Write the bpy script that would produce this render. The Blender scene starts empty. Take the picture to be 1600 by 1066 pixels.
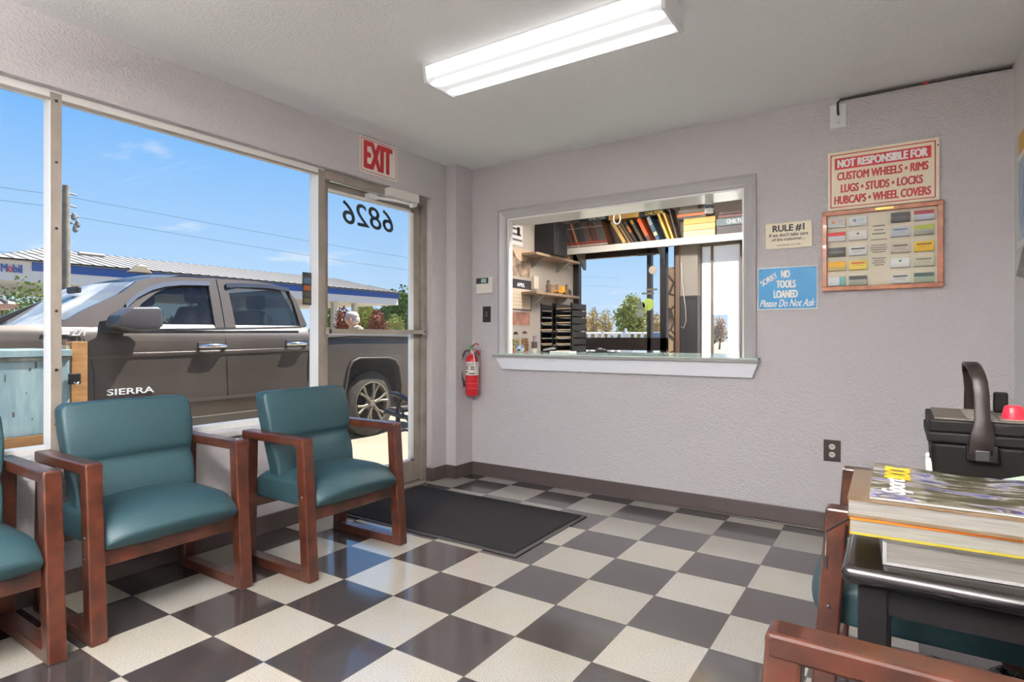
import bpy, bmesh, math, random
from mathutils import Vector, Matrix
random.seed(7)
S = bpy.context.scene
COL = S.collection
PI = math.pi
def lin(c):
    return tuple(((v/255)/12.92 if v/255 <= .04045 else ((v/255+.055)/1.055)**2.4) for v in c[:3])

# ------------------------------------------------------------ camera, sky, sun, exposure
CAM = Vector((2.6864, -3.6341, 1.0889)); YAW = .5885; FPX = 922.46; U0 = 789.75; V0 = 527.0
cd = bpy.data.cameras.new('camera'); camo = bpy.data.objects.new('camera', cd); COL.objects.link(camo)
camo.location = CAM; camo.rotation_euler = (PI/2, 0, YAW)
cd.sensor_fit = 'HORIZONTAL'; cd.sensor_width = 36; cd.lens = 36*FPX/1600
cd.shift_x = (800-U0)/1600; cd.shift_y = (V0-533)/1600; cd.clip_start = .02; cd.clip_end = 500
S.camera = camo
S.view_settings.view_transform = 'Standard'; S.view_settings.look = 'None'
S.view_settings.gamma = 1; S.view_settings.use_curve_mapping = False; S.view_settings.exposure = 0.50

w = bpy.data.worlds.new('sky'); S.world = w; w.use_nodes = True
nt = w.node_tree; nt.nodes.clear()
def N(t, typ, **kw):
    n = t.nodes.new(typ)
    for k, v in kw.items(): setattr(n, k, v)
    return n
def build_sky(nt):
    L = nt.links.new
    out = N(nt, 'ShaderNodeOutputWorld'); bg = N(nt, 'ShaderNodeBackground'); bg.inputs[1].default_value = 0.73
    tc = N(nt, 'ShaderNodeTexCoord'); sp = N(nt, 'ShaderNodeSeparateXYZ'); L(tc.outputs['Generated'], sp.inputs[0])
    rp = N(nt, 'ShaderNodeValToRGB'); L(sp.outputs[2], rp.inputs[0])
    e = rp.color_ramp.elements
    e[0].position = 0.0; e[0].color = (*lin((205, 228, 250)), 1)
    e[1].position = .6; e[1].color = (*lin((84, 158, 242)), 1)
    m = e.new(.12); m.color = (*lin((176, 214, 251)), 1)
    m = e.new(.33); m.color = (*lin((116, 183, 250)), 1)
    # cloud sheet: direction projected on a plane high above the ground
    dv = N(nt, 'ShaderNodeMath', operation='ADD'); L(sp.outputs[2], dv.inputs[0]); dv.inputs[1].default_value = .12
    cx = N(nt, 'ShaderNodeMath', operation='DIVIDE'); L(sp.outputs[0], cx.inputs[0]); L(dv.outputs[0], cx.inputs[1])
    cy = N(nt, 'ShaderNodeMath', operation='DIVIDE'); L(sp.outputs[1], cy.inputs[0]); L(dv.outputs[0], cy.inputs[1])
    cb = N(nt, 'ShaderNodeCombineXYZ'); L(cx.outputs[0], cb.inputs[0]); L(cy.outputs[0], cb.inputs[1])
    nz = N(nt, 'ShaderNodeTexNoise'); nz.inputs['Scale'].default_value = 1.35; nz.inputs['Detail'].default_value = 7; nz.inputs['Roughness'].default_value = .55
    L(cb.outputs[0], nz.inputs['Vector'])
    cr = N(nt, 'ShaderNodeValToRGB'); L(nz.outputs['Fac'], cr.inputs[0])
    cr.color_ramp.elements[0].position = .60; cr.color_ramp.elements[0].color = (0, 0, 0, 1)
    cr.color_ramp.elements[1].position = .76; cr.color_ramp.elements[1].color = (.85, .85, .85, 1)
    mx = N(nt, 'ShaderNodeMix', data_type='RGBA'); L(cr.outputs[0], mx.inputs[0]); L(rp.outputs[0], mx.inputs[6])
    mx.inputs[7].default_value = (*lin((250, 250, 252)), 1)
    L(mx.outputs[2], bg.inputs[0]); L(bg.outputs[0], out.inputs[0])
build_sky(nt)
sd = bpy.data.lights.new('sun', 'SUN'); sd.energy = 10.5; sd.angle = .009; sd.color = (1, .97, .92)
so = bpy.data.objects.new('sun', sd); COL.objects.link(so)
so.rotation_euler = Vector((.20, .50, .85)).to_track_quat('Z', 'Y').to_euler()
LAMP, FILL_LAMP, OFFICE_FILL, FILL_UPLIGHT = 8.0, 235.0, 120.0, 520.0          # lens radiance: fixture in view, then added unseen fixtures (room, office) and uplights

# ------------------------------------------------------------ helpers
_F = Vector((-math.sin(YAW), math.cos(YAW), 0)); _R = Vector((math.cos(YAW), math.sin(YAW), 0))
def on(u, v, ax, val):
    """point of the world that lies on the plane axis=val along a direction measured in the photograph"""
    d = _F + _R*((u-U0)/FPX) + Vector((0, 0, 1))*((V0-v)/FPX)
    return CAM + d*((val-CAM[ax])/d[ax])
WM = {}
def setp(o, label=None, cat=None, group=None, kind=None):
    if label: o['label'] = label
    if cat: o['category'] = cat
    if group: o['group'] = group
    if kind: o['kind'] = kind
    return o
def thing(name, label, cat, loc, rz=0, group=None):
    o = bpy.data.objects.new(name, None); COL.objects.link(o); o.empty_display_size = .05
    o.location = loc; o.rotation_euler = (0, 0, rz)
    WM[o] = Matrix.Translation(Vector(loc)) @ Matrix.Rotation(rz, 4, 'Z')
    return setp(o, label, cat, group)
def copy_tree(o, parent=None):
    c = o.copy(); COL.objects.link(c)
    if parent: c.parent = parent
    for ch in list(o.children): copy_tree(ch, c)
    return c
class MB:
    def __init__(s): s.bm = bmesh.new()
    def box(s, x0, x1, y0, y1, z0, z1, rot=None, mi=0):
        r = bmesh.ops.create_cube(s.bm, size=1)['verts']
        c = Vector(((x0+x1)/2, (y0+y1)/2, (z0+z1)/2))
        for v in r:
            p = Vector((v.co.x*(x1-x0), v.co.y*(y1-y0), v.co.z*(z1-z0)))
            if rot: p = rot @ p
            v.co = p+c
        if mi:
            for f in {f for v in r for f in v.link_faces}: f.material_index = mi
        return s
    def face(s, pts, mi=0):
        f = s.bm.faces.new([s.bm.verts.new(p) for p in pts]); f.material_index = mi; return s
    def hexa(s, b, t):
        """eight corners: bottom loop b, top loop t"""
        B = [s.bm.verts.new(p) for p in b]; T = [s.bm.verts.new(p) for p in t]; n = len(B)
        s.bm.faces.new(B[::-1]); s.bm.faces.new(T)
        for i in range(n): s.bm.faces.new((B[i], B[(i+1) % n], T[(i+1) % n], T[i]))
        return s
    def prism(s, poly, ax, a, b):
        def P(q, h):
            return {0: (h, q[0], q[1]), 1: (q[0], h, q[1]), 2: (q[0], q[1], h)}[ax]
        return s.hexa([P(q, a) for q in poly], [P(q, b) for q in poly])
    def tube(s, pts, r, n=10, closed=False, flat=None):
        pts = [Vector(p) for p in pts]; rings = []; m = len(pts); up = None
        for i, p in enumerate(pts):
            a = pts[(i-1) % m] if (closed or i) else p; b = pts[(i+1) % m] if (closed or i < m-1) else p
            t = (b-a).normalized()
            if up is None: up = Vector((0, 0, 1)) if abs(t.z) < .9 else Vector((1, 0, 0))
            x = t.cross(up).normalized(); up = x.cross(t).normalized()
            rr = r[i] if isinstance(r, (list, tuple)) else r
            ry = rr*(flat or 1)
            rings.append([s.bm.verts.new(p + x*math.cos(2*PI*k/n)*rr + up*math.sin(2*PI*k/n)*ry) for k in range(n)])
        for i in range(m if closed else m-1):
            A, B = rings[i], rings[(i+1) % m]
            for k in range(n): s.bm.faces.new((A[k], A[(k+1) % n], B[(k+1) % n], B[k]))
        if not closed:
            s.bm.faces.new(rings[0][::-1]); s.bm.faces.new(rings[-1])
        return s
    def strip(s, pts, w, t, side):
        """flat strap along pts: half width w along side, thickness t"""
        pts = [Vector(p) for p in pts]; side = Vector(side).normalized(); rings = []
        for i, p in enumerate(pts):
            tg = (pts[min(i+1, len(pts)-1)]-pts[max(i-1, 0)]).normalized(); n = tg.cross(side).normalized()
            ww = w[i] if isinstance(w, (list, tuple)) else w
            rings.append([s.bm.verts.new(p+side*a*ww+n*b*t/2) for a, b in ((-1, -1), (1, -1), (1, 1), (-1, 1))])
        for A, B in zip(rings, rings[1:]):
            for k in range(4): s.bm.faces.new((A[k], A[(k+1) % 4], B[(k+1) % 4], B[k]))
        s.bm.faces.new(rings[0][::-1]); s.bm.faces.new(rings[-1]); return s
    def lathe(s, prof, c=(0, 0, 0), ax=2, n=24, cap=True):
        rings = []; c = Vector(c)
        for r, h in prof:
            ring = []
            for k in range(n):
                a, b = r*math.cos(2*PI*k/n), r*math.sin(2*PI*k/n)
                ring.append(s.bm.verts.new(c + Vector({2: (a, b, h), 0: (h, a, b), 1: (b, h, a)}[ax])))
            rings.append(ring)
        for A, B in zip(rings, rings[1:]):
            for k in range(n): s.bm.faces.new((A[k], A[(k+1) % n], B[(k+1) % n], B[k]))
        if cap: s.bm.faces.new(rings[0][::-1]); s.bm.faces.new(rings[-1])
        return s
    def ball(s, c, r, seg=16):
        r = r if hasattr(r, '__len__') else (r, r, r)
        q = bmesh.ops.create_uvsphere(s.bm, u_segments=seg, v_segments=max(6, seg*2//3), radius=1)['verts']
        for v in q: v.co = Vector((v.co.x*r[0], v.co.y*r[1], v.co.z*r[2]))+Vector(c)
        return s
    def leaves(s, c, r, n, size, shell=.35):
        for _ in range(n):
            d = Vector((random.gauss(0, 1), random.gauss(0, 1), random.gauss(0, 1))).normalized()
            k = shell+(1-shell)*random.random()
            p = Vector(c)+Vector((d.x*r[0], d.y*r[1], d.z*r[2]))*k
            a = Vector((random.gauss(0, 1), random.gauss(0, 1), random.gauss(0, 1))).normalized()
            b = a.orthogonal().normalized(); z = size*(.6+.8*random.random())
            s.face([p-a*z, p+b*z*.55, p+a*z, p-b*z*.55])
        return s
    def xf(s, m):
        bmesh.ops.transform(s.bm, matrix=m, verts=s.bm.verts); return s
    def build(s, name, mat, parent=None, bevel=0, seg=2, smooth=False, label=None, cat=None, group=None, kind=None, keep=False, weld=False):
        bm = s.bm
        if weld: bmesh.ops.remove_doubles(bm, verts=bm.verts, dist=1e-5)
        bmesh.ops.recalc_face_normals(bm, faces=bm.faces)
        if bevel:
            es = [e for e in bm.edges if len(e.link_faces) == 2 and e.calc_face_angle(0) > .55]
            bmesh.ops.bevel(bm, geom=es, offset=bevel, segments=seg, profile=.5, affect='EDGES', clamp_overlap=True)
        me = bpy.data.meshes.new(name)
        o = bpy.data.objects.new(name, me); COL.objects.link(o)
        off = Vector((0, 0, 0))
        if parent is not None:
            bmesh.ops.transform(bm, matrix=WM[parent].inverted(), verts=bm.verts); o.parent = parent; WM[o] = WM[parent]
        else:
            if not keep and kind != 'structure':
                xs = [v.co for v in bm.verts]
                off = Vector(((min(v.x for v in xs)+max(v.x for v in xs))/2, (min(v.y for v in xs)+max(v.y for v in xs))/2, min(v.z for v in xs)))
                bmesh.ops.translate(bm, vec=-off, verts=bm.verts)
            o.location = off; WM[o] = Matrix.Translation(off)
        bm.to_mesh(me); bm.free()
        for m in (mat if isinstance(mat, (list, tuple)) else [mat]): me.materials.append(m)
        if smooth:
            me.polygons.foreach_set('use_smooth', [True]*len(me.polygons))
            me.set_sharp_from_angle(angle=math.radians(smooth if smooth > 1 else 40))
        return setp(o, label, cat, group, kind)
def struct(name, mb, mat, parent=None, **k):
    return mb.build(name, mat, parent, kind=None if parent else 'structure', **k)
def text(name, s, mat, parent, c, xd, up, w, h, bold=0.0, shear=0, depth=.0008, label=None, cat=None):
    """lettering fitted into a w x h box centred at c (multi-line with \\n)"""
    cu = bpy.data.curves.new(name, 'FONT'); cu.body = s; cu.align_x = 'CENTER'; cu.shear = shear; cu.extrude = .001; cu.resolution_u = 4
    t = bpy.data.objects.new(name, cu); COL.objects.link(t)
    me = bpy.data.meshes.new_from_object(t)
    bpy.data.objects.remove(t); bpy.data.curves.remove(cu)
    xs = [v.co.x for v in me.vertices]; ys = [v.co.y for v in me.vertices]
    x0, x1, y0, y1 = min(xs), max(xs), min(ys), max(ys)
    xd = Vector(xd).normalized(); up = Vector(up).normalized(); nn = xd.cross(up).normalized()
    for v in me.vertices:
        p = Vector(c)+xd*((v.co.x-(x0+x1)/2)/(x1-x0)*w)+up*((v.co.y-(y0+y1)/2)/(y1-y0)*h)+nn*(depth if v.co.z > 0 else -depth*.2)
        v.co = WM[parent].inverted() @ p
    if bold:
        b2 = bmesh.new(); b2.from_mesh(me); g0 = b2.verts[:]+b2.edges[:]+b2.faces[:]; rr = bold*h*1.1
        ri = WM[parent].to_3x3().inverted()
        for k in range(8):
            dv = ri @ (xd*math.cos(k*PI/4)*rr+up*math.sin(k*PI/4)*rr*.6+nn*(k+1)*4e-5)
            q = bmesh.ops.duplicate(b2, geom=g0)['geom']
            bmesh.ops.translate(b2, vec=dv, verts=[e for e in q if isinstance(e, bmesh.types.BMVert)])
        b2.to_mesh(me); b2.free()
    o = bpy.data.objects.new(name, me); COL.objects.link(o); o.parent = parent; WM[o] = WM[parent]
    me.materials.append(mat); me.name = name
    return setp(o, label, cat)

# ------------------------------------------------------------ materials
MATS = {}
def mat(name, c=(128, 128, 128), rough=.5, metal=0, var=None, bump=None, spec=.5, c2=None, emit=None, alpha=None, coat=0, trans=0):
    """var=(scale, amount or colour c2 mix), bump=(scale, strength, distance)"""
    m = bpy.data.materials.new(name); m.use_nodes = True; t = m.node_tree; b = t.nodes['Principled BSDF']; L = t.links.new
    b.inputs['Base Color'].default_value = (*lin(c), 1); b.inputs['Roughness'].default_value = rough; b.inputs['Metallic'].default_value = metal
    b.inputs['Specular IOR Level'].default_value = spec; b.inputs['Coat Weight'].default_value = coat; b.inputs['Transmission Weight'].default_value = trans
    tc = N(t, 'ShaderNodeTexCoord')
    if var:
        nz = N(t, 'ShaderNodeTexNoise'); nz.inputs['Scale'].default_value = var[0]; nz.inputs['Detail'].default_value = 6; L(tc.outputs['Object'], nz.inputs['Vector'])
        if len(var) > 2:
            mp = N(t, 'ShaderNodeMapping'); mp.inputs['Scale'].default_value = var[2]; L(tc.outputs['Object'], mp.inputs['Vector']); L(mp.outputs[0], nz.inputs['Vector'])
        rp = N(t, 'ShaderNodeValToRGB'); L(nz.outputs['Fac'], rp.inputs[0])
        k = var[1]; a = c if c2 else tuple(max(0, v*(1-k)) for v in c); z = c2 if c2 else tuple(min(255, v*(1+k)) for v in c)
        rp.color_ramp.elements[0].position = .35; rp.color_ramp.elements[0].color = (*lin(a), 1)
        rp.color_ramp.elements[1].position = .65; rp.color_ramp.elements[1].color = (*lin(z), 1)
        L(rp.outputs[0], b.inputs['Base Color'])
    if bump:
        nb = N(t, 'ShaderNodeTexNoise'); nb.inputs['Scale'].default_value = bump[0]; nb.inputs['Detail'].default_value = 3; L(tc.outputs['Object'], nb.inputs['Vector'])
        bp = N(t, 'ShaderNodeBump'); bp.inputs['Strength'].default_value = bump[1]; bp.inputs['Distance'].default_value = bump[2]
        L(nb.outputs['Fac'], bp.inputs['Height']); L(bp.outputs[0], b.inputs['Normal'])
    if emit:
        b.inputs['Emission Color'].default_value = (*lin(c), 1); b.inputs['Emission Strength'].default_value = emit
    MATS[name] = m; return m
def glass(name, tint=(1, 1, 1), refl=.6, dirt_glare=.0, dscale=3):
    m = bpy.data.materials.new(name); m.use_nodes = True; t = m.node_tree; t.nodes.clear(); L = t.links.new
    o = N(t, 'ShaderNodeOutputMaterial'); tr = N(t, 'ShaderNodeBsdfTransparent'); tr.inputs[0].default_value = (*tint, 1)
    gl = N(t, 'ShaderNodeBsdfGlossy'); gl.inputs['Roughness'].default_value = .01
    fr = N(t, 'ShaderNodeFresnel'); fr.inputs[0].default_value = 1.45
    mu = N(t, 'ShaderNodeMath', operation='MULTIPLY'); L(fr.outputs[0], mu.inputs[0]); mu.inputs[1].default_value = refl
    mx = N(t, 'ShaderNodeMixShader'); L(mu.outputs[0], mx.inputs[0]); L(tr.outputs[0], mx.inputs[1]); L(gl.outputs[0], mx.inputs[2])
    last = mx
    if dirt_glare:
        tc = N(t, 'ShaderNodeTexCoord'); mp = N(t, 'ShaderNodeMapping'); mp.inputs['Scale'].default_value = (1, 1, .35); L(tc.outputs['Object'], mp.inputs[0])
        nz = N(t, 'ShaderNodeTexNoise'); nz.inputs['Scale'].default_value = dscale; nz.inputs['Detail'].default_value = 8; L(mp.outputs[0], nz.inputs['Vector'])
        rp = N(t, 'ShaderNodeMapRange'); rp.inputs[1].default_value = .5; rp.inputs[2].default_value = .8; rp.inputs[3].default_value = dirt_glare*.35; rp.inputs[4].default_value = dirt_glare*2; L(nz.outputs['Fac'], rp.inputs[0])
        df = N(t, 'ShaderNodeBsdfDiffuse'); df.inputs[0].default_value = (.8, .78, .74, 1)
        m2 = N(t, 'ShaderNodeMixShader'); L(rp.outputs[0], m2.inputs[0]); L(mx.outputs[0], m2.inputs[1]); L(df.outputs[0], m2.inputs[2]); last = m2
    L(last.outputs[0], o.inputs[0]); MATS[name] = m; return m

def wood(name, c1, c2, rough=.35, scale=(6, 6, 60), coat=.2):
    m = mat(name, c1, rough, var=(3, 0, scale), c2=c2, coat=coat); return m
WALL = mat('painted_wall', (197, 191, 192), .6, bump=(95, .7, .010))
CEIL = mat('ceiling_paint', (243, 242, 241), .75, bump=(75, .6, .009))
TRIM = mat('grey_gloss_paint', (172, 168, 169), .32, bump=(25, .06, .004))
WHITE = mat('white_paint', (225, 225, 226), .4)
ALU = mat('aluminium_shaded', (150, 140, 131), .45, metal=.25, var=(9, .05))  # frame aluminium with its room-side shade mixed into the colour
ALU_LIT = mat('aluminium_lit', (232, 230, 226), .4)  # same frame aluminium, coloured in its lit tone
BASE = mat('brown_vinyl_base', (72, 62, 60), .4)
BLACK = mat('black_plastic', (26, 24, 25), .42)
DKBROWN = mat('dark_brown_plastic', (40, 30, 28), .35)
GLASS = glass('window_glass', refl=.045, dirt_glare=.016)
CGLASS = glass('truck_glass', (.66, .68, .66), refl=.8, dirt_glare=.02)
WSGLASS = glass('windscreen_glass', (.80, .86, .86), refl=1.2, dirt_glare=.5, dscale=2)  # pale diffuse haze stands in for sky and roof reflected in the windscreen
CLEAR = glass('clear_acrylic', (.97, .97, .97), refl=.03)
STEEL = mat('brushed_steel', (190, 188, 184), .28, metal=.9)
CHROME = mat('chrome', (225, 225, 228), .12, metal=1)
TEAL = mat('teal_fabric', (34, 59, 65), .50, var=(260, .10), bump=(420, .25, .002), spec=.4)
OAK = wood('red_brown_wood', (50, 23, 15), (80, 40, 26), .30, (5, 5, 5), .35)
MATT = mat('black_carpet_mat', (34, 32, 33), .95, var=(300, .35), bump=(300, .6, .004), spec=.1)
RUB = mat('mat_rubber_edge', (48, 46, 46), .6)
RED = mat('red_paint', (186, 22, 34), .3, coat=.3)
REDINK = mat('red_ink', (170, 28, 34), .5)
CREAM = mat('cream_sign', (236, 224, 196), .45)
WHITEINK = mat('white_ink', (244, 242, 236), .5)
BLACKINK = mat('black_ink', (34, 30, 30), .5)
PAPER = mat('white_paper', (232, 230, 224), .6)
BLUE = mat('blue_sign', (22, 142, 200), .4)
WOODF = wood('orange_wood_frame', (150, 82, 42), (176, 104, 58), .4, (8, 8, 8), .2)
LACQ = mat('black_lacquer', (20, 16, 17), .2, coat=.25)
LACQ2 = mat('black_table_frame', (15, 12, 13), .45, spec=.2)
BRASS = mat('brass', (200, 160, 80), .3, metal=.9)

def floor_material():
    m = bpy.data.materials.new('checker_vinyl_tile'); m.use_nodes = True; t = m.node_tree; b = t.nodes['Principled BSDF']; L = t.links.new
    tc = N(t, 'ShaderNodeTexCoord'); mp = N(t, 'ShaderNodeMapping'); k = 1/.3048
    mp.inputs['Scale'].default_value = (k, k, 0); mp.inputs['Location'].default_value = (0, 0, .5); L(tc.outputs['Object'], mp.inputs[0])
    ck = N(t, 'ShaderNodeTexChecker'); ck.inputs['Scale'].default_value = 1; L(mp.outputs[0], ck.inputs['Vector'])
    fl = N(t, 'ShaderNodeVectorMath', operation='FLOOR'); L(mp.outputs[0], fl.inputs[0])
    wn = N(t, 'ShaderNodeTexWhiteNoise'); wn.noise_dimensions = '3D'; L(fl.outputs[0], wn.inputs['Vector'])
    sp = N(t, 'ShaderNodeTexVoronoi'); sp.inputs['Scale'].default_value = 95; L(tc.outputs['Object'], sp.inputs['Vector'])
    n1 = N(t, 'ShaderNodeTexNoise'); n1.inputs['Scale'].default_value = 240; n1.inputs['Detail'].default_value = 2; L(tc.outputs['Object'], n1.inputs['Vector'])
    st = N(t, 'ShaderNodeTexNoise'); st.inputs['Scale'].default_value = 2.2; st.inputs['Detail'].default_value = 6; L(tc.outputs['Object'], st.inputs['Vector'])
    def ramp(a, b2, ca, cb):
        r = N(t, 'ShaderNodeValToRGB'); r.color_ramp.elements[0].position = a; r.color_ramp.elements[1].position = b2
        r.color_ramp.elements[0].color = (*lin(ca), 1); r.color_ramp.elements[1].color = (*lin(cb), 1); return r
    lightc = ramp(.38, .56, (156, 151, 143), (184, 179, 171)); L(n1.outputs['Fac'], lightc.inputs[0])
    darkc = ramp(.44, .66, (54, 49, 50), (72, 67, 67)); L(n1.outputs['Fac'], darkc.inputs[0])
    spk = ramp(.02, .115, (255, 255, 255), (0, 0, 0)); L(sp.outputs['Distance'], spk.inputs[0])
    vc = N(t, 'ShaderNodeMath', operation='GREATER_THAN'); spc = N(t, 'ShaderNodeSeparateColor'); L(sp.outputs['Color'], spc.inputs[0]); L(spc.outputs[0], vc.inputs[0]); vc.inputs[1].default_value = .82
    ms = N(t, 'ShaderNodeMath', operation='MULTIPLY'); L(spk.outputs[0], ms.inputs[0]); L(vc.outputs[0], ms.inputs[1])
    dk = N(t, 'ShaderNodeMix', data_type='RGBA'); L(ms.outputs[0], dk.inputs[0]); L(darkc.outputs[0], dk.inputs[6]); dk.inputs[7].default_value = (*lin((205, 195, 180)), 1)
    mx = N(t, 'ShaderNodeMix', data_type='RGBA'); L(ck.outputs['Fac'], mx.inputs[0]); L(lightc.outputs[0], mx.inputs[6]); L(dk.outputs[2], mx.inputs[7])
    # each tile a little lighter or darker than the next
    br = N(t, 'ShaderNodeMapRange'); L(wn.outputs['Value'], br.inputs[0]); br.inputs[3].default_value = .90; br.inputs[4].default_value = 1.06
    ml = N(t, 'ShaderNodeVectorMath', operation='SCALE'); L(mx.outputs[2], ml.inputs[0]); L(br.outputs[0], ml.inputs['Scale'])
    # yellowed, worn patches
    wr = ramp(.40, .85, (255, 255, 255), (238, 222, 190)); L(st.outputs['Fac'], wr.inputs[0])
    mw = N(t, 'ShaderNodeMix', data_type='RGBA', blend_type='MULTIPLY'); mw.inputs[0].default_value = .6; L(ml.outputs[0], mw.inputs[6]); L(wr.outputs[0], mw.inputs[7])
    # joints
    fr = N(t, 'ShaderNodeVectorMath', operation='FRACTION'); L(mp.outputs[0], fr.inputs[0]); sx = N(t, 'ShaderNodeSeparateXYZ'); L(fr.outputs[0], sx.inputs[0])
    js = []
    for i in (0, 1):
        a = N(t, 'ShaderNodeMath', operation='SUBTRACT'); L(sx.outputs[i], a.inputs[0]); a.inputs[1].default_value = .5
        c = N(t, 'ShaderNodeMath', operation='ABSOLUTE'); L(a.outputs[0], c.inputs[0])
        g = N(t, 'ShaderNodeMath', operation='GREATER_THAN'); L(c.outputs[0], g.inputs[0]); g.inputs[1].default_value = .4945; js.append(g)
    jm = N(t, 'ShaderNodeMath', operation='MAXIMUM'); L(js[0].outputs[0], jm.inputs[0]); L(js[1].outputs[0], jm.inputs[1])
    mj = N(t, 'ShaderNodeMix', data_type='RGBA'); L(jm.outputs[0], mj.inputs[0]); L(mw.outputs[2], mj.inputs[6]); mj.inputs[7].default_value = (*lin((84, 78, 74)), 1)
    L(mj.outputs[2], b.inputs['Base Color'])
    b.inputs['Coat Weight'].default_value = .7; b.inputs['Coat Roughness'].default_value = .09
    rr = N(t, 'ShaderNodeMapRange'); L(st.outputs['Fac'], rr.inputs[0]); rr.inputs[1].default_value = .3; rr.inputs[2].default_value = .7; rr.inputs[3].default_value = .11; rr.inputs[4].default_value = .24
    L(rr.outputs[0], b.inputs['Roughness'])
    bp = N(t, 'ShaderNodeBump'); bp.inputs['Strength'].default_value = .10; bp.inputs['Distance'].default_value = .004
    n3 = N(t, 'ShaderNodeTexNoise'); n3.inputs['Scale'].default_value = 14; L(tc.outputs['Object'], n3.inputs['Vector']); L(n3.outputs['Fac'], bp.inputs['Height']); L(bp.outputs[0], b.inputs['Normal'])
    return m

# ------------------------------------------------------------ the waiting room
OXR = 2.20; XL, YB, XR, H, YF = -.248, .141, 3.153, 2.424, -5.6      # left wall, back wall, right wall, ceiling, wall behind the camera
SOF = 2.135; SILL = .60
struct('floor', MB().box(XL-.16, XR+.1, YF-.1, YB+.01, -.12, 0), floor_material())
struct('ceiling', MB().box(XL-.2, XR+.1, YF-.1, YB+.22, H, H+.12), CEIL)
m = MB()
m.box(XL-.15, XL, YF, -1.252, 0, SILL-.03); m.box(XL-.15, XL, YF, YB, SOF, H); m.box(XL-.15, XL, YF, -4.75, SILL-.03, SOF)
m.box(XL-.15, XL, -.235, YB+.22, 0, SOF)
struct('wall_left', m, WALL)
OX0, OX1, OZ0, OZ1, WT = .186, 1.905, .935, 1.995, .05     # service opening in the back wall
m = MB(); m.box(XL-.15, OX0, YB, YB+WT, 0, H); m.box(OX1, XR+.1, YB, YB+WT, 0, H); m.box(OX0, OX1, YB, YB+WT, 0, OZ0); m.box(OX0, OX1, YB, YB+WT, OZ1, H); m.box(XL, OXR, YB+WT, YB+.25, OZ1, H)
struct('wall_back', m, WALL)
struct('wall_right', MB().box(XR, XR+.1, YF, YB, 0, H), mat('right_wall_paint', (214, 212, 210), .6, bump=(75, .4, .005)))
struct('wall_front', MB().box(XL, XR, YF-.1, YF, 0, H), WALL)
struct('trim_1', MB().box(XL-.02, -.151, -.069, YB, 0, H), WALL)           # pilaster in the corner
m = MB()
m.box(XL, XL+.012, YF, -1.235, 0, .10); m.box(XL-.10, XL+.008, -.245, -.233, 0, .10); m.box(XL, XL+.012, -.235, -.069, 0, .10)
struct('baseboard_left', m, BASE, bevel=.003)
m = MB(); m.box(XL, -.14, -.081, -.069, 0, .10); m.box(-.151, -.139, -.081, YB, 0, .10); m.box(-.151, XR, YB-.012, YB, 0, .10); m.box(-.151, XR, YB-.03, YB-.012, 0, .008)
struct('baseboard_back', m, BASE, bevel=.003)
struct('baseboard_right', MB().box(XR-.012, XR, YF, YB-.012, 0, .10), BASE, bevel=.003)

# windows (frames sit back from the wall face)
FX0, FX1, GX = -.36, -.29, -.352
def window(n, y0, y1, mull):
    wn = struct('window_%d' % n, MB().box(FX0, FX1, y0, y1, SOF-.034, SOF), ALU_LIT, bevel=.002)
    struct('bottom_rail', MB().box(FX0, FX1, y0, y1, SILL, SILL+.03), ALU_LIT, wn, bevel=.002)
    struct('glass_pane', MB().box(GX-.003, GX+.003, y0, y1, SILL+.028, SOF-.032), GLASS, wn)
    struct('head_bead', MB().box(FX1, FX1+.006, y0, y1, SOF-.046, SOF-.036), ALU, wn)
    if mull:
        struct('mullion', MB().box(FX0, FX1, y1, y1+.041, SILL, SOF), ALU_LIT, wn, bevel=.002)
        struct('mullion_shaded_face', MB().box(FX1, FX1+.004, y1+.002, y1+.041, SILL, SOF-.012), ALU, wn)  # front of the mullion, its shade put into the colour
        for z in (.72, .95, 1.2, 1.55, 1.83, 2.09): struct('screw', MB().lathe([(.006, 0), (.006, .003), (.003, .004)], (FX1+.004, y1+.0215, z), 0, 10), DKBROWN, wn)
    return wn
w1 = window(1, -3.94, -2.631, True)
w2 = window(2, -2.59, -1.252, False)
window(3, -4.75, -3.981, True)
struct('trim_2', MB().box(-.38, XL+.022, -4.75, -1.252, SILL-.035, SILL), mat('window_sill_paint', (206, 203, 200), .35), bevel=.006)
# post between window and door, door frame
m = MB(); m.box(-.372, -.29, -1.252, -1.20, 0, SOF); fr = struct('trim_3', m, ALU_LIT, bevel=.002)
struct('post_shaded_face', MB().box(-.29, -.286, -1.250, -1.20, 0, SOF-.01), ALU, fr)  # room face of the post, darkened to carry its shade
m = MB(); m.box(-.37, -.30, -.285, -.235, 0, SOF); m.box(-.37, -.285, -1.20, -.285, SOF-.06, SOF); m.box(-.40, -.25, -1.2, -.285, 0, .012)
struct('trim_4', m, ALU, bevel=.002)
DX0, DX1 = -.366, -.322
m = MB(); m.box(DX0, DX1, -1.195, -1.150, .02, SOF-.065); m.box(DX0, DX1, -.365, -.290, .02, SOF-.065)
m.box(DX0, DX1, -1.15, -.365, .02, .175); m.box(DX0, DX1, -1.15, -.365, 2.03, SOF-.065)
door = struct('door_1', m, ALU, bevel=.002)
m = MB(); m.box(-.343, DX1+.006, -.395, -.365, .175, 2.03); m.box(-.343, DX1+.006, -1.15, -.365, 2.012, 2.03); m.box(-.343, DX1+.006, -1.15, -.365, .175, .188)
struct('glazing_bead', m, ALU_LIT, door)
struct('glass_pane', MB().box(-.349, -.343, -1.15, -.365, .17, 2.035), GLASS, door)
m = MB(); m.box(-.285, -.262, -1.19, -.31, 1.112, 1.142); m.box(-.322, -.262, -1.195, -1.17, 1.105, 1.15); m.box(-.322, -.258, -.325, -.29, 1.105, 1.15)
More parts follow.
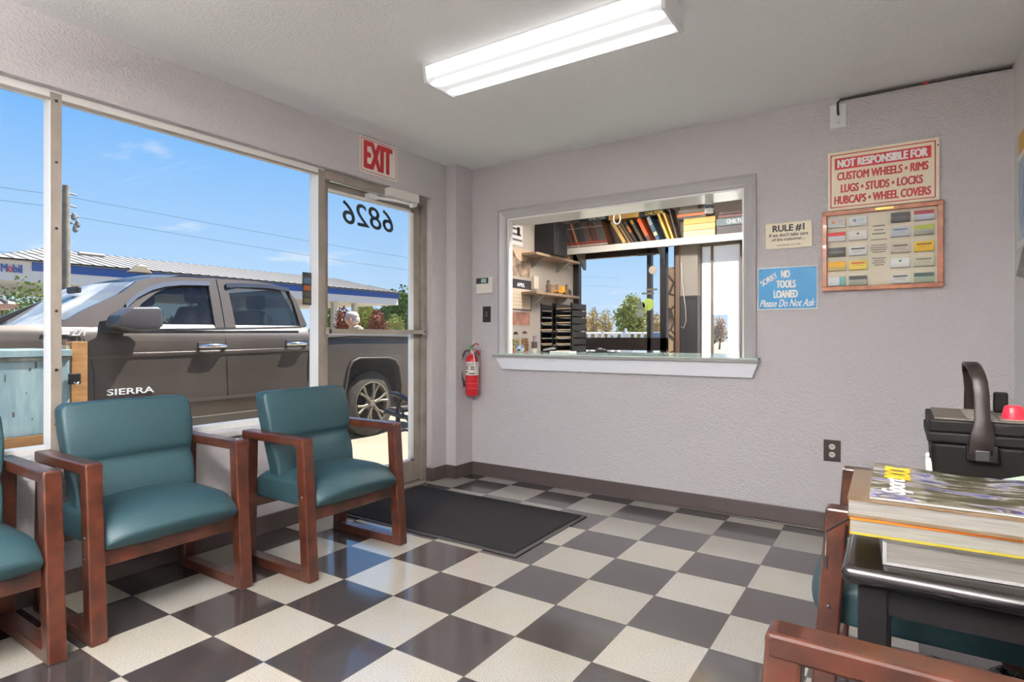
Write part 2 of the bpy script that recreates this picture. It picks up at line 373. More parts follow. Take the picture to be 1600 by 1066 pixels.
pb = struct('push_bar', m, ALU, door, bevel=.002)
struct('screw', MB().lathe([(.006, 0), (.006, .003)], (-.258, -.307, 1.128), 0, 10), DKBROWN, pb)
cl = struct('door_closer', MB().box(-.322, -.225, -.69, -.40, 2.065, 2.128), mat('closer_paint', (226, 222, 216), .35), door, bevel=.008)
m = MB(); m.tube([(-.25, -.43, 2.062), (-.24, -.43, 2.045), (-.225, -.58, 2.040), (-.30, -.80, 2.045)], .010, 8); m.tube([(-.24, -.43, 2.05), (-.215, -.50, 2.03)], .017, 8); m.box(-.322, -.28, -.84, -.76, 2.03, 2.06)
struct('closer_arm', m, WHITE, cl)
struct('closer_rod', MB().tube([(-.285, -1.17, 2.068), (-.285, -.60, 2.068)], .006, 8), CHROME, cl)
c0, c1 = on(534, 305, 0, -.354), on(614, 362, 0, -.354)
text('street_number', '6826', mat('dark_vinyl', (26, 44, 50), .5), door, (-.3505, (c0.y+c1.y)/2+.002, 1.915), (0, -1, 0), (0, 0, 1), abs(c1.y-c0.y)*.98, .150, bold=.012, shear=.22)

# card stickers on the window glass beside the post
a, b = on(473, 425, 0, -.345), on(487, 477, 0, -.345)
ds = thing('window_decal', 'narrow black sticker with small coloured card panels on the window glass beside the door post', 'sticker', (-.347, (a.y+b.y)/2, b.z))
MB().box(-.3487, -.3475, a.y, b.y, b.z, a.z).build('backing', mat('decal_black', (40, 40, 38), .5), ds)
hh = a.z-b.z
for k, (z0, z1, c) in enumerate(((.66, .84, (60, 86, 104)), (.45, .60, (150, 74, 40)), (.27, .40, (58, 60, 52)), (.06, .20, (84, 84, 56)))):
    MB().box(-.3475, -.3468, a.y+.008, b.y-.006, b.z+z0*hh, b.z+z1*hh).build('panel', mat('decal_panel', c, .5), ds)

# service opening: casing, ledge, apron
def casing():
    prof = [(0, 0), (0, .024), (.018, .030), (.050, .014), (.066, .010), (.072, 0)]   # (across, out) from the outer edge inward
    m = MB(); xo0, xo1, zo = OX0-.074, OX1+.070, OZ1+.072
    for p, q in zip(prof, prof[1:]):
        def L_(s): return (xo0+s[0], YB-s[1])
        def R_(s): return (xo1-s[0], YB-s[1])
        m.face([(L_(p)[0], L_(p)[1], OZ0), (L_(q)[0], L_(q)[1], OZ0), (L_(q)[0], L_(q)[1], zo-q[0]), (L_(p)[0], L_(p)[1], zo-p[0])])
        m.face([(R_(p)[0], R_(p)[1], OZ0), (R_(q)[0], R_(q)[1], OZ0), (R_(q)[0], R_(q)[1], zo-q[0]), (R_(p)[0], R_(p)[1], zo-p[0])])
        m.face([(L_(p)[0], L_(p)[1], zo-p[0]), (L_(q)[0], L_(q)[1], zo-q[0]), (R_(q)[0], R_(q)[1], zo-q[0]), (R_(p)[0], R_(p)[1], zo-p[0])])
    return m
struct('trim_5', casing(), TRIM, weld=True)
m = MB(); m.box(OX0, OX1, YB-.002, YB+.26, OZ1-.012, OZ1); m.box(OX0, OX0+.014, YB, YB+WT, OZ0, OZ1); m.box(OX1-.012, OX1, YB, YB+WT, OZ0, OZ1)
struct('trim_6', m, mat('opening_lining', (232, 229, 226), .2, spec=.6))
lg = thing('service_counter', 'long service counter with a glass top and slanted white apron under the office opening', 'counter', (1.04, .30, .845))
MB().box(.087, 1.998, .070, YB, .938, .956).box(OX0, OX1, YB, YB+WT, .938, .956).box(XL+.002, 2.19, YB+WT+.002, .98, .938, .956).build('counter_board', mat('grey_counter', (150, 148, 142), .35), lg, bevel=.002)
MB().box(.089, 1.996, .072, YB-.001, .9565, .9655).box(OX0+.015, OX1-.014, YB-.001, YB+WT, .9565, .9655).box(XL+.003, 2.189, YB+WT, .975, .9565, .9655).build('glass_top', mat('green_edge_glass', (186, 206, 196), .08, spec=.6), lg)
ap = MB(); ap.hexa([(.152, YB-.030, .845), (1.955, YB-.030, .845), (1.955, YB, .845), (.152, YB, .845)], [(.10, .088, .937), (1.992, .088, .937), (1.992, YB, .937), (.10, YB, .937)])
ap.build('apron', mat('pale_apron_paint', (246, 247, 252), .35), lg, bevel=.002)

# ceiling lights
def lens_material(LAMP):
    m = bpy.data.materials.new('fluorescent_lens'); m.use_nodes = True; t = m.node_tree; t.nodes.clear(); L = t.links.new
    o = N(t, 'ShaderNodeOutputMaterial'); e = N(t, 'ShaderNodeEmission'); e.inputs[0].default_value = (1, .985, .965, 1)
    tc = N(t, 'ShaderNodeTexCoord'); sp = N(t, 'ShaderNodeSeparateXYZ'); L(tc.outputs['Object'], sp.inputs[0])
    a = N(t, 'ShaderNodeMath', operation='ABSOLUTE'); L(sp.outputs[1], a.inputs[0])
    s = N(t, 'ShaderNodeMath', operation='SUBTRACT'); L(a.outputs[0], s.inputs[0]); s.inputs[1].default_value = .062
    q = N(t, 'ShaderNodeMath', operation='ABSOLUTE'); L(s.outputs[0], q.inputs[0])
    ax = N(t, 'ShaderNodeMath', operation='ABSOLUTE'); L(sp.outputs[0], ax.inputs[0])
    mr = N(t, 'ShaderNodeMapRange', interpolation_type='SMOOTHSTEP'); L(q.outputs[0], mr.inputs[0]); mr.inputs[1].default_value = .0; mr.inputs[2].default_value = .046; mr.inputs[3].default_value = LAMP; mr.inputs[4].default_value = .58
    me = N(t, 'ShaderNodeMapRange', interpolation_type='SMOOTHSTEP'); L(ax.outputs[0], me.inputs[0]); me.inputs[1].default_value = .53; me.inputs[2].default_value = .585; me.inputs[3].default_value = 1; me.inputs[4].default_value = .15
    mm = N(t, 'ShaderNodeMath', operation='MULTIPLY'); L(mr.outputs[0], mm.inputs[0]); L(me.outputs[0], mm.inputs[1])
    mm2 = N(t, 'ShaderNodeMath', operation='MAXIMUM'); L(mm.outputs[0], mm2.inputs[0]); mm2.inputs[1].default_value = .55
    sd_ = N(t, 'ShaderNodeMapRange', interpolation_type='SMOOTHSTEP'); L(a.outputs[0], sd_.inputs[0]); sd_.inputs[1].default_value = .1055; sd_.inputs[2].default_value = .112; sd_.inputs[3].default_value = 1; sd_.inputs[4].default_value = 1.7
    m3 = N(t, 'ShaderNodeMath', operation='MULTIPLY'); L(mm2.outputs[0], m3.inputs[0]); L(sd_.outputs[0], m3.inputs[1]); mm2 = m3
    L(mm2.outputs[0], e.inputs[1]); L(e.outputs[0], o.inputs[0]); return m
LENS, FILL_LENS, OFFICE_FILL_LENS = lens_material(LAMP), lens_material(FILL_LAMP), lens_material(OFFICE_FILL)
UPM = bpy.data.materials.new('uplight_fill'); UPM.use_nodes = True; _b = UPM.node_tree.nodes['Principled BSDF']; _b.inputs['Emission Color'].default_value = (1, .97, .94, 1); _b.inputs['Emission Strength'].default_value = FILL_UPLIGHT  # glow added on top of the pendants to lift the ceiling
def ceiling_light(loc, label, LENS=LENS, pendant=False):
    t = thing('ceiling_light', label, 'light fixture', loc)
    x, y, z = loc
    body = MB(); body.box(x-.582, x+.582, y-.10, y+.10, z+.045, z+.089); body.build('housing', WHITE, t)
    ln = MB(); ln.hexa([(x-.585, y-.105, z), (x+.585, y-.105, z), (x+.585, y+.105, z), (x-.585, y+.105, z)], [(x-.585, y-.12, z+.07), (x+.585, y-.12, z+.07), (x+.585, y+.12, z+.07), (x-.585, y+.12, z+.07)])
    ln.build('lens', LENS, t)
    if pendant:     # added unseen fixture on rods, open at the top to brighten the ceiling
        MB().box(x-.58, x+.58, y-.09, y+.09, z+.090, z+.098).build('added_uplight', UPM, t)
        for s in (-1, 1): MB().box(*sorted((x-.6, x+.6)), *sorted((y+s*.118, y+s*.124)), z+.06, z+.16).build('uplight_baffle_side', WHITE, t)  # sides added to keep the uplight off the window wall
        for s in (-1, 1): MB().box(*sorted((x+s*.600, x+s*.606)), y-.124, y+.124, z+.06, z+.16).build('uplight_baffle_end', WHITE, t)
        for k in (-.5, .5): MB().tube([(x+k, y, z+.08), (x+k, y, H)], .006, 8).build('hanger_rod', STEEL, t)
    for s in (-1, 1):
        e = MB(); xa, xb = sorted((x+s*.585, x+s*.600)); e.hexa([(xa, y-.112, z-.006), (xb, y-.112, z-.006), (xb, y+.112, z-.006), (xa, y+.112, z-.006)], [(xa, y-.126, z+.088), (xb, y-.126, z+.088), (xb, y+.126, z+.088), (xa, y+.126, z+.088)])
        e.build('end_cap', WHITE, t, bevel=.002)
    return t
ceiling_light((1.355, -1.345, H-.09), 'long wraparound fluorescent light with two glowing tubes on the waiting room ceiling')
ceiling_light((2.05, -4.30, H-.80), 'added pendant light hanging unseen behind the camera, open top brightening the ceiling', LENS, True)  # pendants added out of view to brighten the ceiling
ceiling_light((2.05, -4.95, H-.80), 'added unseen pendant uplight at the back of the waiting room, brightening the ceiling', LENS, True)
ceiling_light((1.7, -3.70, H-.09), 'added unseen fluorescent fill light on the ceiling, above the camera', FILL_LENS)  # this fixture and the next are added out of view to light the room
ceiling_light((1.7, -5.35, H-.09), 'added unseen fluorescent fill light on the ceiling at the back of the room', FILL_LENS)

# ------------------------------------------------------------ chairs
def rsurf(n_u, n_v, fn):
    """closed cushion-like surface from a function fn(u, v) in [-1, 1]^2 giving top and bottom points"""
    m = MB(); T = []; B = []
    for i in range(n_u+1):
        a = -1+2*i/n_u; T.append([]); B.append([])
        for j in range(n_v+1):
            b = -1+2*j/n_v; p, q = fn(a, b); T[-1].append(m.bm.verts.new(p)); B[-1].append(m.bm.verts.new(q))
    f = m.bm.faces.new
    for i in range(n_u):
        for j in range(n_v):
            f((T[i][j], T[i+1][j], T[i+1][j+1], T[i][j+1])); f((B[i][j], B[i][j+1], B[i+1][j+1], B[i+1][j]))
    for i in range(n_u):
        f((T[i][0], B[i][0], B[i+1][0], T[i+1][0])); f((T[i][n_v], T[i+1][n_v], B[i+1][n_v], B[i][n_v]))
    for j in range(n_v):
        f((T[0][j], T[0][j+1], B[0][j+1], B[0][j])); f((T[n_u][j], B[n_u][j], B[n_u][j+1], T[n_u][j+1]))
    return m
def make_chair(label):
    """origin on the floor below the front feet, seat facing +X"""
    t = thing('reception_armchair', label, 'chair', (0, 0, 0))
    hw, lw, ah = .312, .056, .637
    for s in (-1, 1):
        y0, y1 = sorted((s*hw, s*(hw-lw)))
        fb = MB().prism([(-.058, 0), (0, 0), (-.045, ah), (-.098, ah)], 1, y0, y1); fb.build('front_leg', OAK, t, bevel=.006)
        MB().prism([(-.525, 0), (-.470, 0), (-.455, ah), (-.500, ah)], 1, y0, y1).build('rear_leg', OAK, t, bevel=.006)
        MB().prism([(-.508, ah-.040), (-.045, ah-.040), (-.043, ah-.008), (-.052, ah), (-.508, ah)], 1, y0-.001, y1+.001).build('arm_rest', OAK, t, bevel=.006)
        MB().prism([(-.525, 0), (-.004, 0), (-.006, .042), (-.524, .042)], 1, y0+.002, y1-.002).build('floor_rail', OAK, t, bevel=.004)
        for z in (.30, .375): MB().lathe([(.007, 0), (.007, .003*s), (.003, .005*s)], (-.052, s*hw, z), 1, 10).build('screw', DKBROWN, t)
    iw = hw-lw
    MB().box(-.075, -.048, -iw, iw, .255, .315).build('front_rail', OAK, t, bevel=.004)
    MB().box(-.500, -.475, -iw, iw, .255, .315).build('rear_rail', OAK, t, bevel=.004)
    def seat(a, b):
        x = -.245+a*.235; e = min(1, (1-abs(a)**6)); eb = 1-abs(b)**10
        y = b*(iw-.003)
        nose = max(0, a-.3)/.7
        top = .424+.034*(1-b*b)*(1-.4*a*a)-.070*nose**3.2-.012*(1-eb)-.02*(a < -.9)
        bot = .306+.0*a+.010*nose**2
        x += .022*nose*(1-abs(b)**4)
        if a >= 1: x -= 0
        return (x+.012*(a > .99)*0, y, top), (x-.028*nose**2, y, bot)
    sm = rsurf(18, 14, seat).build('seat', TEAL, t, bevel=.012, seg=2, smooth=50)
    def back(a, b):     # a along the height, b across
        h = .33+.245*(a+1); xb = -.345-.118*((h-.33)/.49)
        lum = .016*math.exp(-((h-.70)/.10)**2)+.012*math.exp(-((h-.48)/.07)**2)-.022*math.exp(-((h-.575)/.022)**2)
        wd = iw-.022+.020*min(1, max(0, (h-.45)/.25))-.022*max(0, (a-.86)/.14)**2.5
        cr = .012*(1-b*b)
        return (xb+.038+lum+cr*.6, b*wd, h+.006*(1-b*b)*(a > .9)), (xb-.036, b*wd, h)
    bk = rsurf(40, 10, back).build('backrest', TEAL, t, bevel=.014, seg=3, smooth=50)
    return t
ch = make_chair('teal armchair under the window in front of the window mullion, between two others')
def place(t, x, y, rz, label, group=None):
    t.location = (x, y, 0); t.rotation_euler = (0, 0, rz); t['label'] = label
    if group: t['group'] = group
GRP = 'teal reception armchairs'
place(ch, .340, -2.412, 0, ch['label'], GRP)
place(copy_tree(ch), .528, -1.642, 0, 'teal armchair under the window nearest the glass door', GRP)
place(copy_tree(ch), .352, -3.108, 0, 'teal armchair cut off by the left edge of the photo, nearest the blue chest outside', GRP)
place(copy_tree(ch), 2.478, -1.548, PI, 'teal armchair against the right wall on the far side of the black table', GRP)
place(copy_tree(ch), 2.470, -2.915, PI, 'armchair in the near right corner, only its wooden arm and front leg in view', GRP)

# entry mat
mt = thing('entrance_mat', 'black carpet mat with a rubber edge on the checkered floor inside the door', 'mat', (.43, -.79, 0))
MB().box(-.225, 1.112, -1.185, -.385, .001, .006).build('rubber_edge', RUB, mt, bevel=.002)
MB().box(-.205, 1.085, -1.160, -.405, .005, .011).build('carpet', MATT, mt, bevel=.002)

# ------------------------------------------------------------ black end table and what is on it
TZ = .69
tb = thing('end_table', 'black lacquered end table between the two right-hand armchairs', 'table', (2.87, -2.18, 0))
MB().box(2.600, 3.140, -2.448, -1.890, TZ-.034, TZ).build('tabletop', LACQ, tb, bevel=.016, seg=5, smooth=60)
for x0 in (2.625, 3.075):
    for y0 in (-2.428, -1.960):
        MB().box(x0, x0+.045, y0, y0+.045, 0, TZ-.034).build('leg', LACQ2, tb, bevel=.003)
for y0 in (-2.420, -1.94): MB().box(2.65, 3.10, y0, y0+.02, .608, TZ-.034).build('apron', LACQ2, tb)
for x0 in (2.632, 3.09): MB().box(x0, x0+.02, -2.42, -1.94, .595, TZ-.034).build('apron', LACQ2, tb)
def book(name, label, x0, x1, y0, y1, z0, z1, cov, pages, rz=0, spine='x0', cat='book', group=None, ct=.003, parent=None, mk=None, lower=None):
    """closed book lying flat; boards, spine and page block"""
    c = Vector(((x0+x1)/2, (y0+y1)/2, z0)); t = thing(name, label, cat, c, 0, group)
    M = mk or mat('book_cover', cov, .38, var=(30, .06), coat=.2)
    pg = mat('page_block', pages, .8, var=(90, .10, (.15, .15, 9)))
    m = MB(); m.box(x0, x1, y0, y1, z1-ct, z1)
    if lower: MB().box(x0, x1, y0, y1, z0, z0+ct).build('lower_cover', lower, t)
    else: m.box(x0, x1, y0, y1, z0, z0+ct)
    if spine == 'x0': m.box(x0-.001, x0+ct, y0, y1, z0, z1)
    elif spine == 'x1': m.box(x1-ct, x1, y0, y1, z0, z1)
    elif spine == 'y0': m.box(x0, x1, y0, y0+ct, z0, z1)
    else: m.box(x0, x1, y1-ct, y1, z0, z1)
    m.build('cover', M, t)
    i = .0015
    MB().box(x0+(ct if spine == 'x0' else i), x1-(ct if spine == 'x1' else i), y0+(ct if spine == 'y0' else i), y1-(ct if spine == 'y1' else i), z0+ct, z1-ct).build('pages', pg, t)
    t.rotation_euler = (0, 0, rz); return t
book('catalogue_book', 'thick white-edged catalogue at the bottom of the book pile on the black table', 2.655, 2.965, -2.398, -2.14, TZ+.001, TZ+.046, (168, 166, 164), (112, 108, 103), .06, 'x0', ct=.005)
book('hardcover_book', 'hardback with yellow lower and orange upper cover, second in the pile on the table', 2.606, 2.95, -2.408, -2.14, TZ+.048, TZ+.078, (206, 150, 44), (140, 136, 128), .045, 'x1', ct=.004,
     mk=mat('orange_cover', (214, 116, 34), .4), lower=mat('yellow_cover', (172, 156, 50), .4))
book('hardcover_book', 'brown-covered hardback lying directly below the sports magazine', 2.607, 2.95, -2.412, -2.145, TZ+.079, TZ+.113, (92, 66, 50), (138, 133, 127), .015, 'x1', ct=.005,
     mk=mat('brown_cover', (110, 88, 64), .3, var=(14, 0), c2=(126, 106, 84), coat=.5))
def magazine_cover():
    m = bpy.data.materials.new('magazine_cover'); m.use_nodes = True; t = m.node_tree; b = t.nodes['Principled BSDF']; L = t.links.new
    tc = N(t, 'ShaderNodeTexCoord'); mp = N(t, 'ShaderNodeMapping'); mp.inputs['Scale'].default_value = (5, 14, 5); mp.inputs['Rotation'].default_value = (0, 0, .5); L(tc.outputs['Object'], mp.inputs[0])
    nz = N(t, 'ShaderNodeTexNoise'); nz.inputs['Scale'].default_value = 1.6; nz.inputs['Detail'].default_value = 5; nz.inputs['Distortion'].default_value = 1.2; L(mp.outputs[0], nz.inputs['Vector'])
    r = N(t, 'ShaderNodeValToRGB'); e = r.color_ramp.elements; e[0].position = .30; e[0].color = (*lin((52, 48, 38)), 1); e[1].position = .78; e[1].color = (*lin((206, 204, 214)), 1)
    for p, c in ((.42, (86, 84, 62)), (.50, (130, 122, 104)), (.56, (186, 184, 190)), (.61, (88, 84, 168)), (.66, (70, 62, 52))):
        q = e.new(p); q.color = (*lin(c), 1)
    L(nz.outputs['Fac'], r.inputs[0]); L(r.outputs[0], b.inputs['Base Color']); b.inputs['Roughness'].default_value = .2; b.inputs['Coat Weight'].default_value = .4; return m
mg = thing('sports_magazine', 'glossy sports magazine with a yellow and white title on top of the book pile', 'magazine', (2.80, -2.27, TZ+.114))
def sheet(pts_fn, nu, nv, th):
    m = MB(); T = [[m.bm.verts.new(Vector(pts_fn(i/nu, j/nv))+Vector((0, 0, th))) for j in range(nv+1)] for i in range(nu+1)]
    B = [[m.bm.verts.new(pts_fn(i/nu, j/nv)) for j in range(nv+1)] for i in range(nu+1)]; f = m.bm.faces.new
    for i in range(nu):
        for j in range(nv): f((T[i][j], T[i+1][j], T[i+1][j+1], T[i][j+1])); f((B[i][j], B[i][j+1], B[i+1][j+1], B[i+1][j]))
        f((T[i][0], B[i][0], B[i+1][0], T[i+1][0])); f((T[i][nv], T[i+1][nv], B[i+1][nv], B[i][nv]))
    for j in range(nv): f((T[0][j], T[0][j+1], B[0][j+1], B[0][j])); f((T[nu][j], B[nu][j], B[nu][j+1], T[nu][j+1]))
    return m
mz = TZ+.114
sheet(lambda a, b: (2.643+a*.30, -2.408+b*.255, mz), 2, 2, .005).build('pages', PAPER, mg)
def curl(a, b): return (2.642+a*.302, -2.411+b*.262, mz+.0055+.012*math.exp(-((a-.0)/.35)**2)*b+.014*max(0, a-.5)*b)
sheet(curl, 16, 8, .001).build('front_cover', magazine_cover(), mg, smooth=60)
tz = mz+.0195
text('title', 'Sport', WHITEINK, mg, (2.683, -2.345, mz+.0135), (0, 1, .03), (-1, 0, .02), .115, .046, bold=.012, shear=.25)
text('title', 'ROCK', mat('yellow_ink', (240, 196, 40), .4), mg, (2.683, -2.235, mz+.0165), (0, 1, .03), (-1, 0, .02), .10, .042, bold=.03, shear=.1)
mg2 = thing('open_catalogue', 'pale green glossy page curling up in front of the black battery box', 'magazine', (2.97, -2.125, mz))
sheet(lambda a, b: (2.765+a*.33, -2.145+b*.035+.02*a, mz-.06+.052*min(1, a*2+.2)+.10*max(0, a-.35)**1.6+.02*b), 16, 3, .002).build('page', mat('green_page', (150, 176, 112), .25, var=(5, 0), c2=(206, 220, 214), coat=.4), mg2, smooth=60)
MB().box(2.76, 3.10, -2.128, -2.114, TZ+.001, TZ+.035).build('page_block', PAPER, mg2)

# battery box with strap handle
BX0, BX1, BY0, BY1, BZ = 2.738, 2.985, -2.100, -1.872, .920
bb = thing('battery_box', 'black plastic battery box with a strap handle and a red cap on its lid', 'battery box', (2.86, -1.985, TZ))
bb0 = bb.location.copy()
m = MB(); m.hexa([(BX0+.014, BY0+.012, TZ+.001), (BX1-.014, BY0+.012, TZ+.001), (BX1-.014, BY1-.012, TZ+.001), (BX0+.014, BY1-.012, TZ+.001)], [(BX0+.004, BY0+.004, BZ-.052), (BX1-.004, BY0+.004, BZ-.052), (BX1-.004, BY1-.004, BZ-.052), (BX0+.004, BY1-.004, BZ-.052)])
BOXP = mat('battery_box_plastic', (11, 9, 8), .55, spec=.12)
m.build('case', BOXP, bb, bevel=.008)
m = MB(); m.box(BX0, BX1, BY0, BY1, BZ-.030, BZ-.004); m.box(BX0-.003, BX1+.003, BY0-.003, BY1+.003, BZ-.052, BZ-.030)
m.build('lid', BOXP, bb, bevel=.004)
m = MB(); m.box(BX0+.01, BX1-.01, BY0+.008, BY1-.008, BZ-.005, BZ); m.build('lid_panel', mat('dusty_lid', (70, 63, 57), .6, var=(30, .12)), bb, bevel=.002)
for x0, x1, y0, y1 in ((.065, .115, .02, .095), (.120, .175, .02, .095), (.065, .115, .12, .20), (.18, .235, .06, .18)):
    MB().box(BX0+x0, BX0+x1, BY0+y0, BY0+y1, BZ, BZ+.002).build('lid_marking', mat('lid_label', (128, 120, 112), .5, var=(60, .15)), bb)
hx = BX0+.088
pts = [(hx-.004, BY0-.008, BZ-.07), (hx, BY0-.009, BZ-.03), (hx, BY0-.004, BZ)]
for k in range(13):
    a = PI*k/12; pts.append((hx-.01*math.sin(a), (BY0+BY1)/2-math.cos(a)*(BY1-BY0)/2*.92, BZ+.05+.062*math.sin(a)**.6))
pts += [(hx, BY1+.004, BZ), (hx, BY1+.009, BZ-.03), (hx, BY1+.008, BZ-.07)]
wds = [.020, .020, .013]+[.013]*13+[.013, .02, .02]
MB().strip(pts, wds, .006, (1, 0, 0)).build('strap_handle', mat('strap_brown', (24, 18, 16), .4, spec=.2), bb, smooth=50, bevel=.0015, seg=1)
MB().box(hx-.026, hx+.026, BY0-.010, BY0+.004, BZ-.085, BZ-.050).build('latch', BOXP, bb, bevel=.003)
MB().box(hx-.012, hx+.012, BY0-.014, BY0-.008, BZ-.082, BZ-.060).build('latch', BLACK, bb, bevel=.002)
MB().lathe([(.019, 0), (.018, .012), (.015, .026), (.012, .029)], (BX0+.142, BY0+.045, BZ), 2, 20).build('terminal_cap', mat('red_cap', (206, 34, 52), .35), bb, label='red terminal cap', smooth=40)
MB().box(BX0+.125, BX0+.15, BY1-.05, BY1-.03, BZ, BZ+.045).build('terminal_post', BOXP, bb, bevel=.003)
MB().tube([(BX0+.004, BY0+.05+.012*k, BZ-.125+.020*math.sin(k*1.9)) for k in range(13)], .004, 6).build('side_marking', WHITEINK, bb)
# charging cable and bag
cbl = thing('charging_cable', 'thin black cable with a plug hanging over the left edge of the black table', 'cable', (2.60, -2.2, .5))
p = [(2.62, -2.20, TZ+.004), (2.598, -2.20, TZ+.003), (2.582, -2.21, TZ-.02), (2.580, -2.23, .60), (2.584, -2.235, .56)]
q = [on(1326, 778, 1, -2.13), on(1310, 787, 1, -2.13), on(1298, 800, 1, -2.15), on(1291, 830, 1, -2.2), on(1290, 868, 1, -2.22)]
MB().tube([(q[0].x+.03, q[0].y, TZ+.003), (2.605, -2.13, TZ+.004), (2.590, -2.14, TZ-.002)]+[tuple(v) for v in q[3:4]]+[tuple(q[4])], .0022, 6).build('cord', BLACK, cbl, smooth=60)
MB().box(q[4].x-.004, q[4].x+.004, q[4].y-.003, q[4].y+.003, q[4].z-.028, q[4].z).build('plug', BLACK, cbl, bevel=.001)
m = MB()
for c, r in (((2.76, -2.22, .22), (.10, .12, .23)), ((2.87, -2.16, .21), (.10, .13, .24)), ((2.81, -2.24, .12), (.15, .15, .12))): m.ball(c, r, 40)
for v in m.bm.verts:
    n = v.co; k = math.sin(n.x*70+math.sin(n.z*40)*2)*.010+math.sin(n.z*90+n.y*60)*.008+math.sin(n.y*120+n.x*50)*.005
    v.co += Vector((n.x-2.81, n.y+2.2, (n.z-.15)*.6)).normalized()*k
    v.co.z = max(.002, v.co.z)
m.build('plastic_bag', mat('black_bag_film', (34, 33, 38), .18, coat=.3, bump=(40, .8, .01)), label='crumpled black plastic bag standing on the floor under the black table', cat='bag', smooth=60)

# ------------------------------------------------------------ wall things
XD, UP = (1, 0, 0), (0, 0, 1)
Yw = YB-.001
# exit sign on the wall above the door
ex = thing('exit_sign', 'white EXIT sign with tall red letters above the glass door', 'sign', (XL, -.79, 2.17))
y0, y1, z0, z1 = -.962, -.617, 2.172, 2.412
MB().box(XL+.001, XL+.010, y0, y1, z0, z1).build('panel', mat('exit_panel', (232, 226, 216), .4), ex, bevel=.002)
m = MB()
for a, b, c, d in ((y0+.012, y1-.012, z1-.016, z1-.012), (y0+.012, y1-.012, z0+.012, z0+.016), (y0+.012, y0+.016, z0+.012, z1-.012), (y1-.016, y1-.012, z0+.012, z1-.012)): m.box(XL+.010, XL+.0105, a, b, c, d)
m.build('border', REDINK, ex)
text('lettering', 'EXIT', REDINK, ex, (XL+.011, (y0+y1)/2-.008, (z0+z1)/2+.004), (0, 1, 0), UP, .245, .172, bold=.05)
# NOT RESPONSIBLE FOR
sg = thing('liability_sign', 'cream NOT RESPONSIBLE FOR sign with red lettering above the card rack', 'sign', (2.605, YB, 1.80))
x0, x1, z0, z1 = 2.352, 2.857, 1.795, 2.118
MB().box(x0, x1, YB-.016, YB-.012, z0, z1).build('panel', CREAM, sg)
def frame_line(parent, x0, x1, z0, z1, w, y, M, name='border'):
    m = MB(); m.box(x0, x1, y-.0006, y, z0, z0+w); m.box(x0, x1, y-.0006, y, z1-w, z1); m.box(x0, x0+w, y-.0006, y, z0, z1); m.box(x1-w, x1, y-.0006, y, z0, z1); return m.build(name, M, parent)
frame_line(sg, x0+.013, x1-.015, z0+.014, z1-.014, .005, YB-.016, REDINK)
MB().box(x0+.034, x1-.034, YB-.0168, YB-.016, z1-.098, z1-.036).build('banner', mat('red_banner', (192, 22, 36), .5), sg)
text('headline', 'NOT RESPONSIBLE FOR', WHITEINK, sg, ((x0+x1)/2, YB-.0172, z1-.067), XD, UP, .405, .042, bold=.07)
for k, (s, ww, dx) in enumerate((('CUSTOM WHEELS \u2022 RIMS', .41, .0), ('LUGS \u2022 STUDS \u2022 LOCKS', .37, -.003), ('HUBCAPS \u2022 WHEEL COVERS', .435, -.002))):
    text('lettering', s, REDINK, sg, ((x0+x1)/2+dx, YB-.0165, z1-(.137, .205, .268)[k]), XD, UP, ww, .043, bold=.045, shear=.06)
for x, z in ((x0+.02, z0+.016), (x1-.006, z1-.04), (x0+.02, z1-.02)): MB().lathe([(.004, 0), (.003, -.003)], (x, YB-.016, z), 1, 8).build('nail', DKBROWN, sg)
# SORRY NO TOOLS LOANED
ss = thing('tool_loan_sign', 'blue SORRY NO TOOLS LOANED sign with white lettering right of the service opening', 'sign', (2.14, YB, 1.25))
x0, x1, z0, z1 = 1.981, 2.301, 1.250, 1.500
MB().box(x0, x1, YB-.006, YB-.002, z0, z1).build('panel', WHITEINK, ss, bevel=.001, seg=1)
MB().box(x0+.006, x1-.006, YB-.0066, YB-.006, z0+.006, z1-.006).build('field', BLUE, ss)
cx = (x0+x1)/2
for s, x, z, ww, h, b in (('NO', x0+.153, z1-.043, .044, .043, .06), ('TOOLS', x0+.155, z1-.101, .100, .043, .06), ('LOANED', x0+.153, z1-.159, .125, .043, .06)):
    text('lettering', s, WHITEINK, ss, (x, YB-.0068, z), XD, UP, ww, h, bold=b)
text('lettering', 'SORRY', WHITEINK, ss, (x0+.064, YB-.0068, z1-.070), (1, 0, .62), (-.62, 0, 1), .100, .032, bold=.05)
text('lettering', 'Please Do Not Ask', WHITEINK, ss, (cx, YB-.0068, z0+.038), XD, UP, .292, .042, bold=.02, shear=.4)
for x, z in ((x0+.018, z0+.014), (x1-.016, z0+.014), (x0+.018, z1-.016), (x1-.016, z1-.016)): MB().lathe([(.004, 0), (.003, -.003)], (x, YB-.006, z), 1, 8).build('nail', DKBROWN, ss)
# RULE #1
rs = thing('rule_sign', 'small cream RULE #1 sign with black lettering above the blue sign', 'sign', (2.15, YB, 1.60))
x0, x1, z0, z1 = 2.026, 2.273, 1.607, 1.757
MB().box(x0, x1, YB-.010, YB-.002, z0, z1).build('panel', CREAM, rs, bevel=.002)
text('headline', 'RULE #1', BLACKINK, rs, ((x0+x1)/2, YB-.0106, z1-.034), XD, UP, .165, .040, bold=.05)
text('lettering', "if we don't take care", BLACKINK, rs, ((x0+x1)/2, YB-.0106, z1-.070), XD, UP, .205, .020, bold=.03)
text('lettering', 'of the customer...', BLACKINK, rs, ((x0+x1)/2, YB-.0106, z1-.096), XD, UP, .175, .017, bold=.03)
text('lettering', 'somebody else will', BLACKINK, rs, ((x0+x1)/2, YB-.0106, z0+.019), XD, UP, .125, .009, bold=.02)
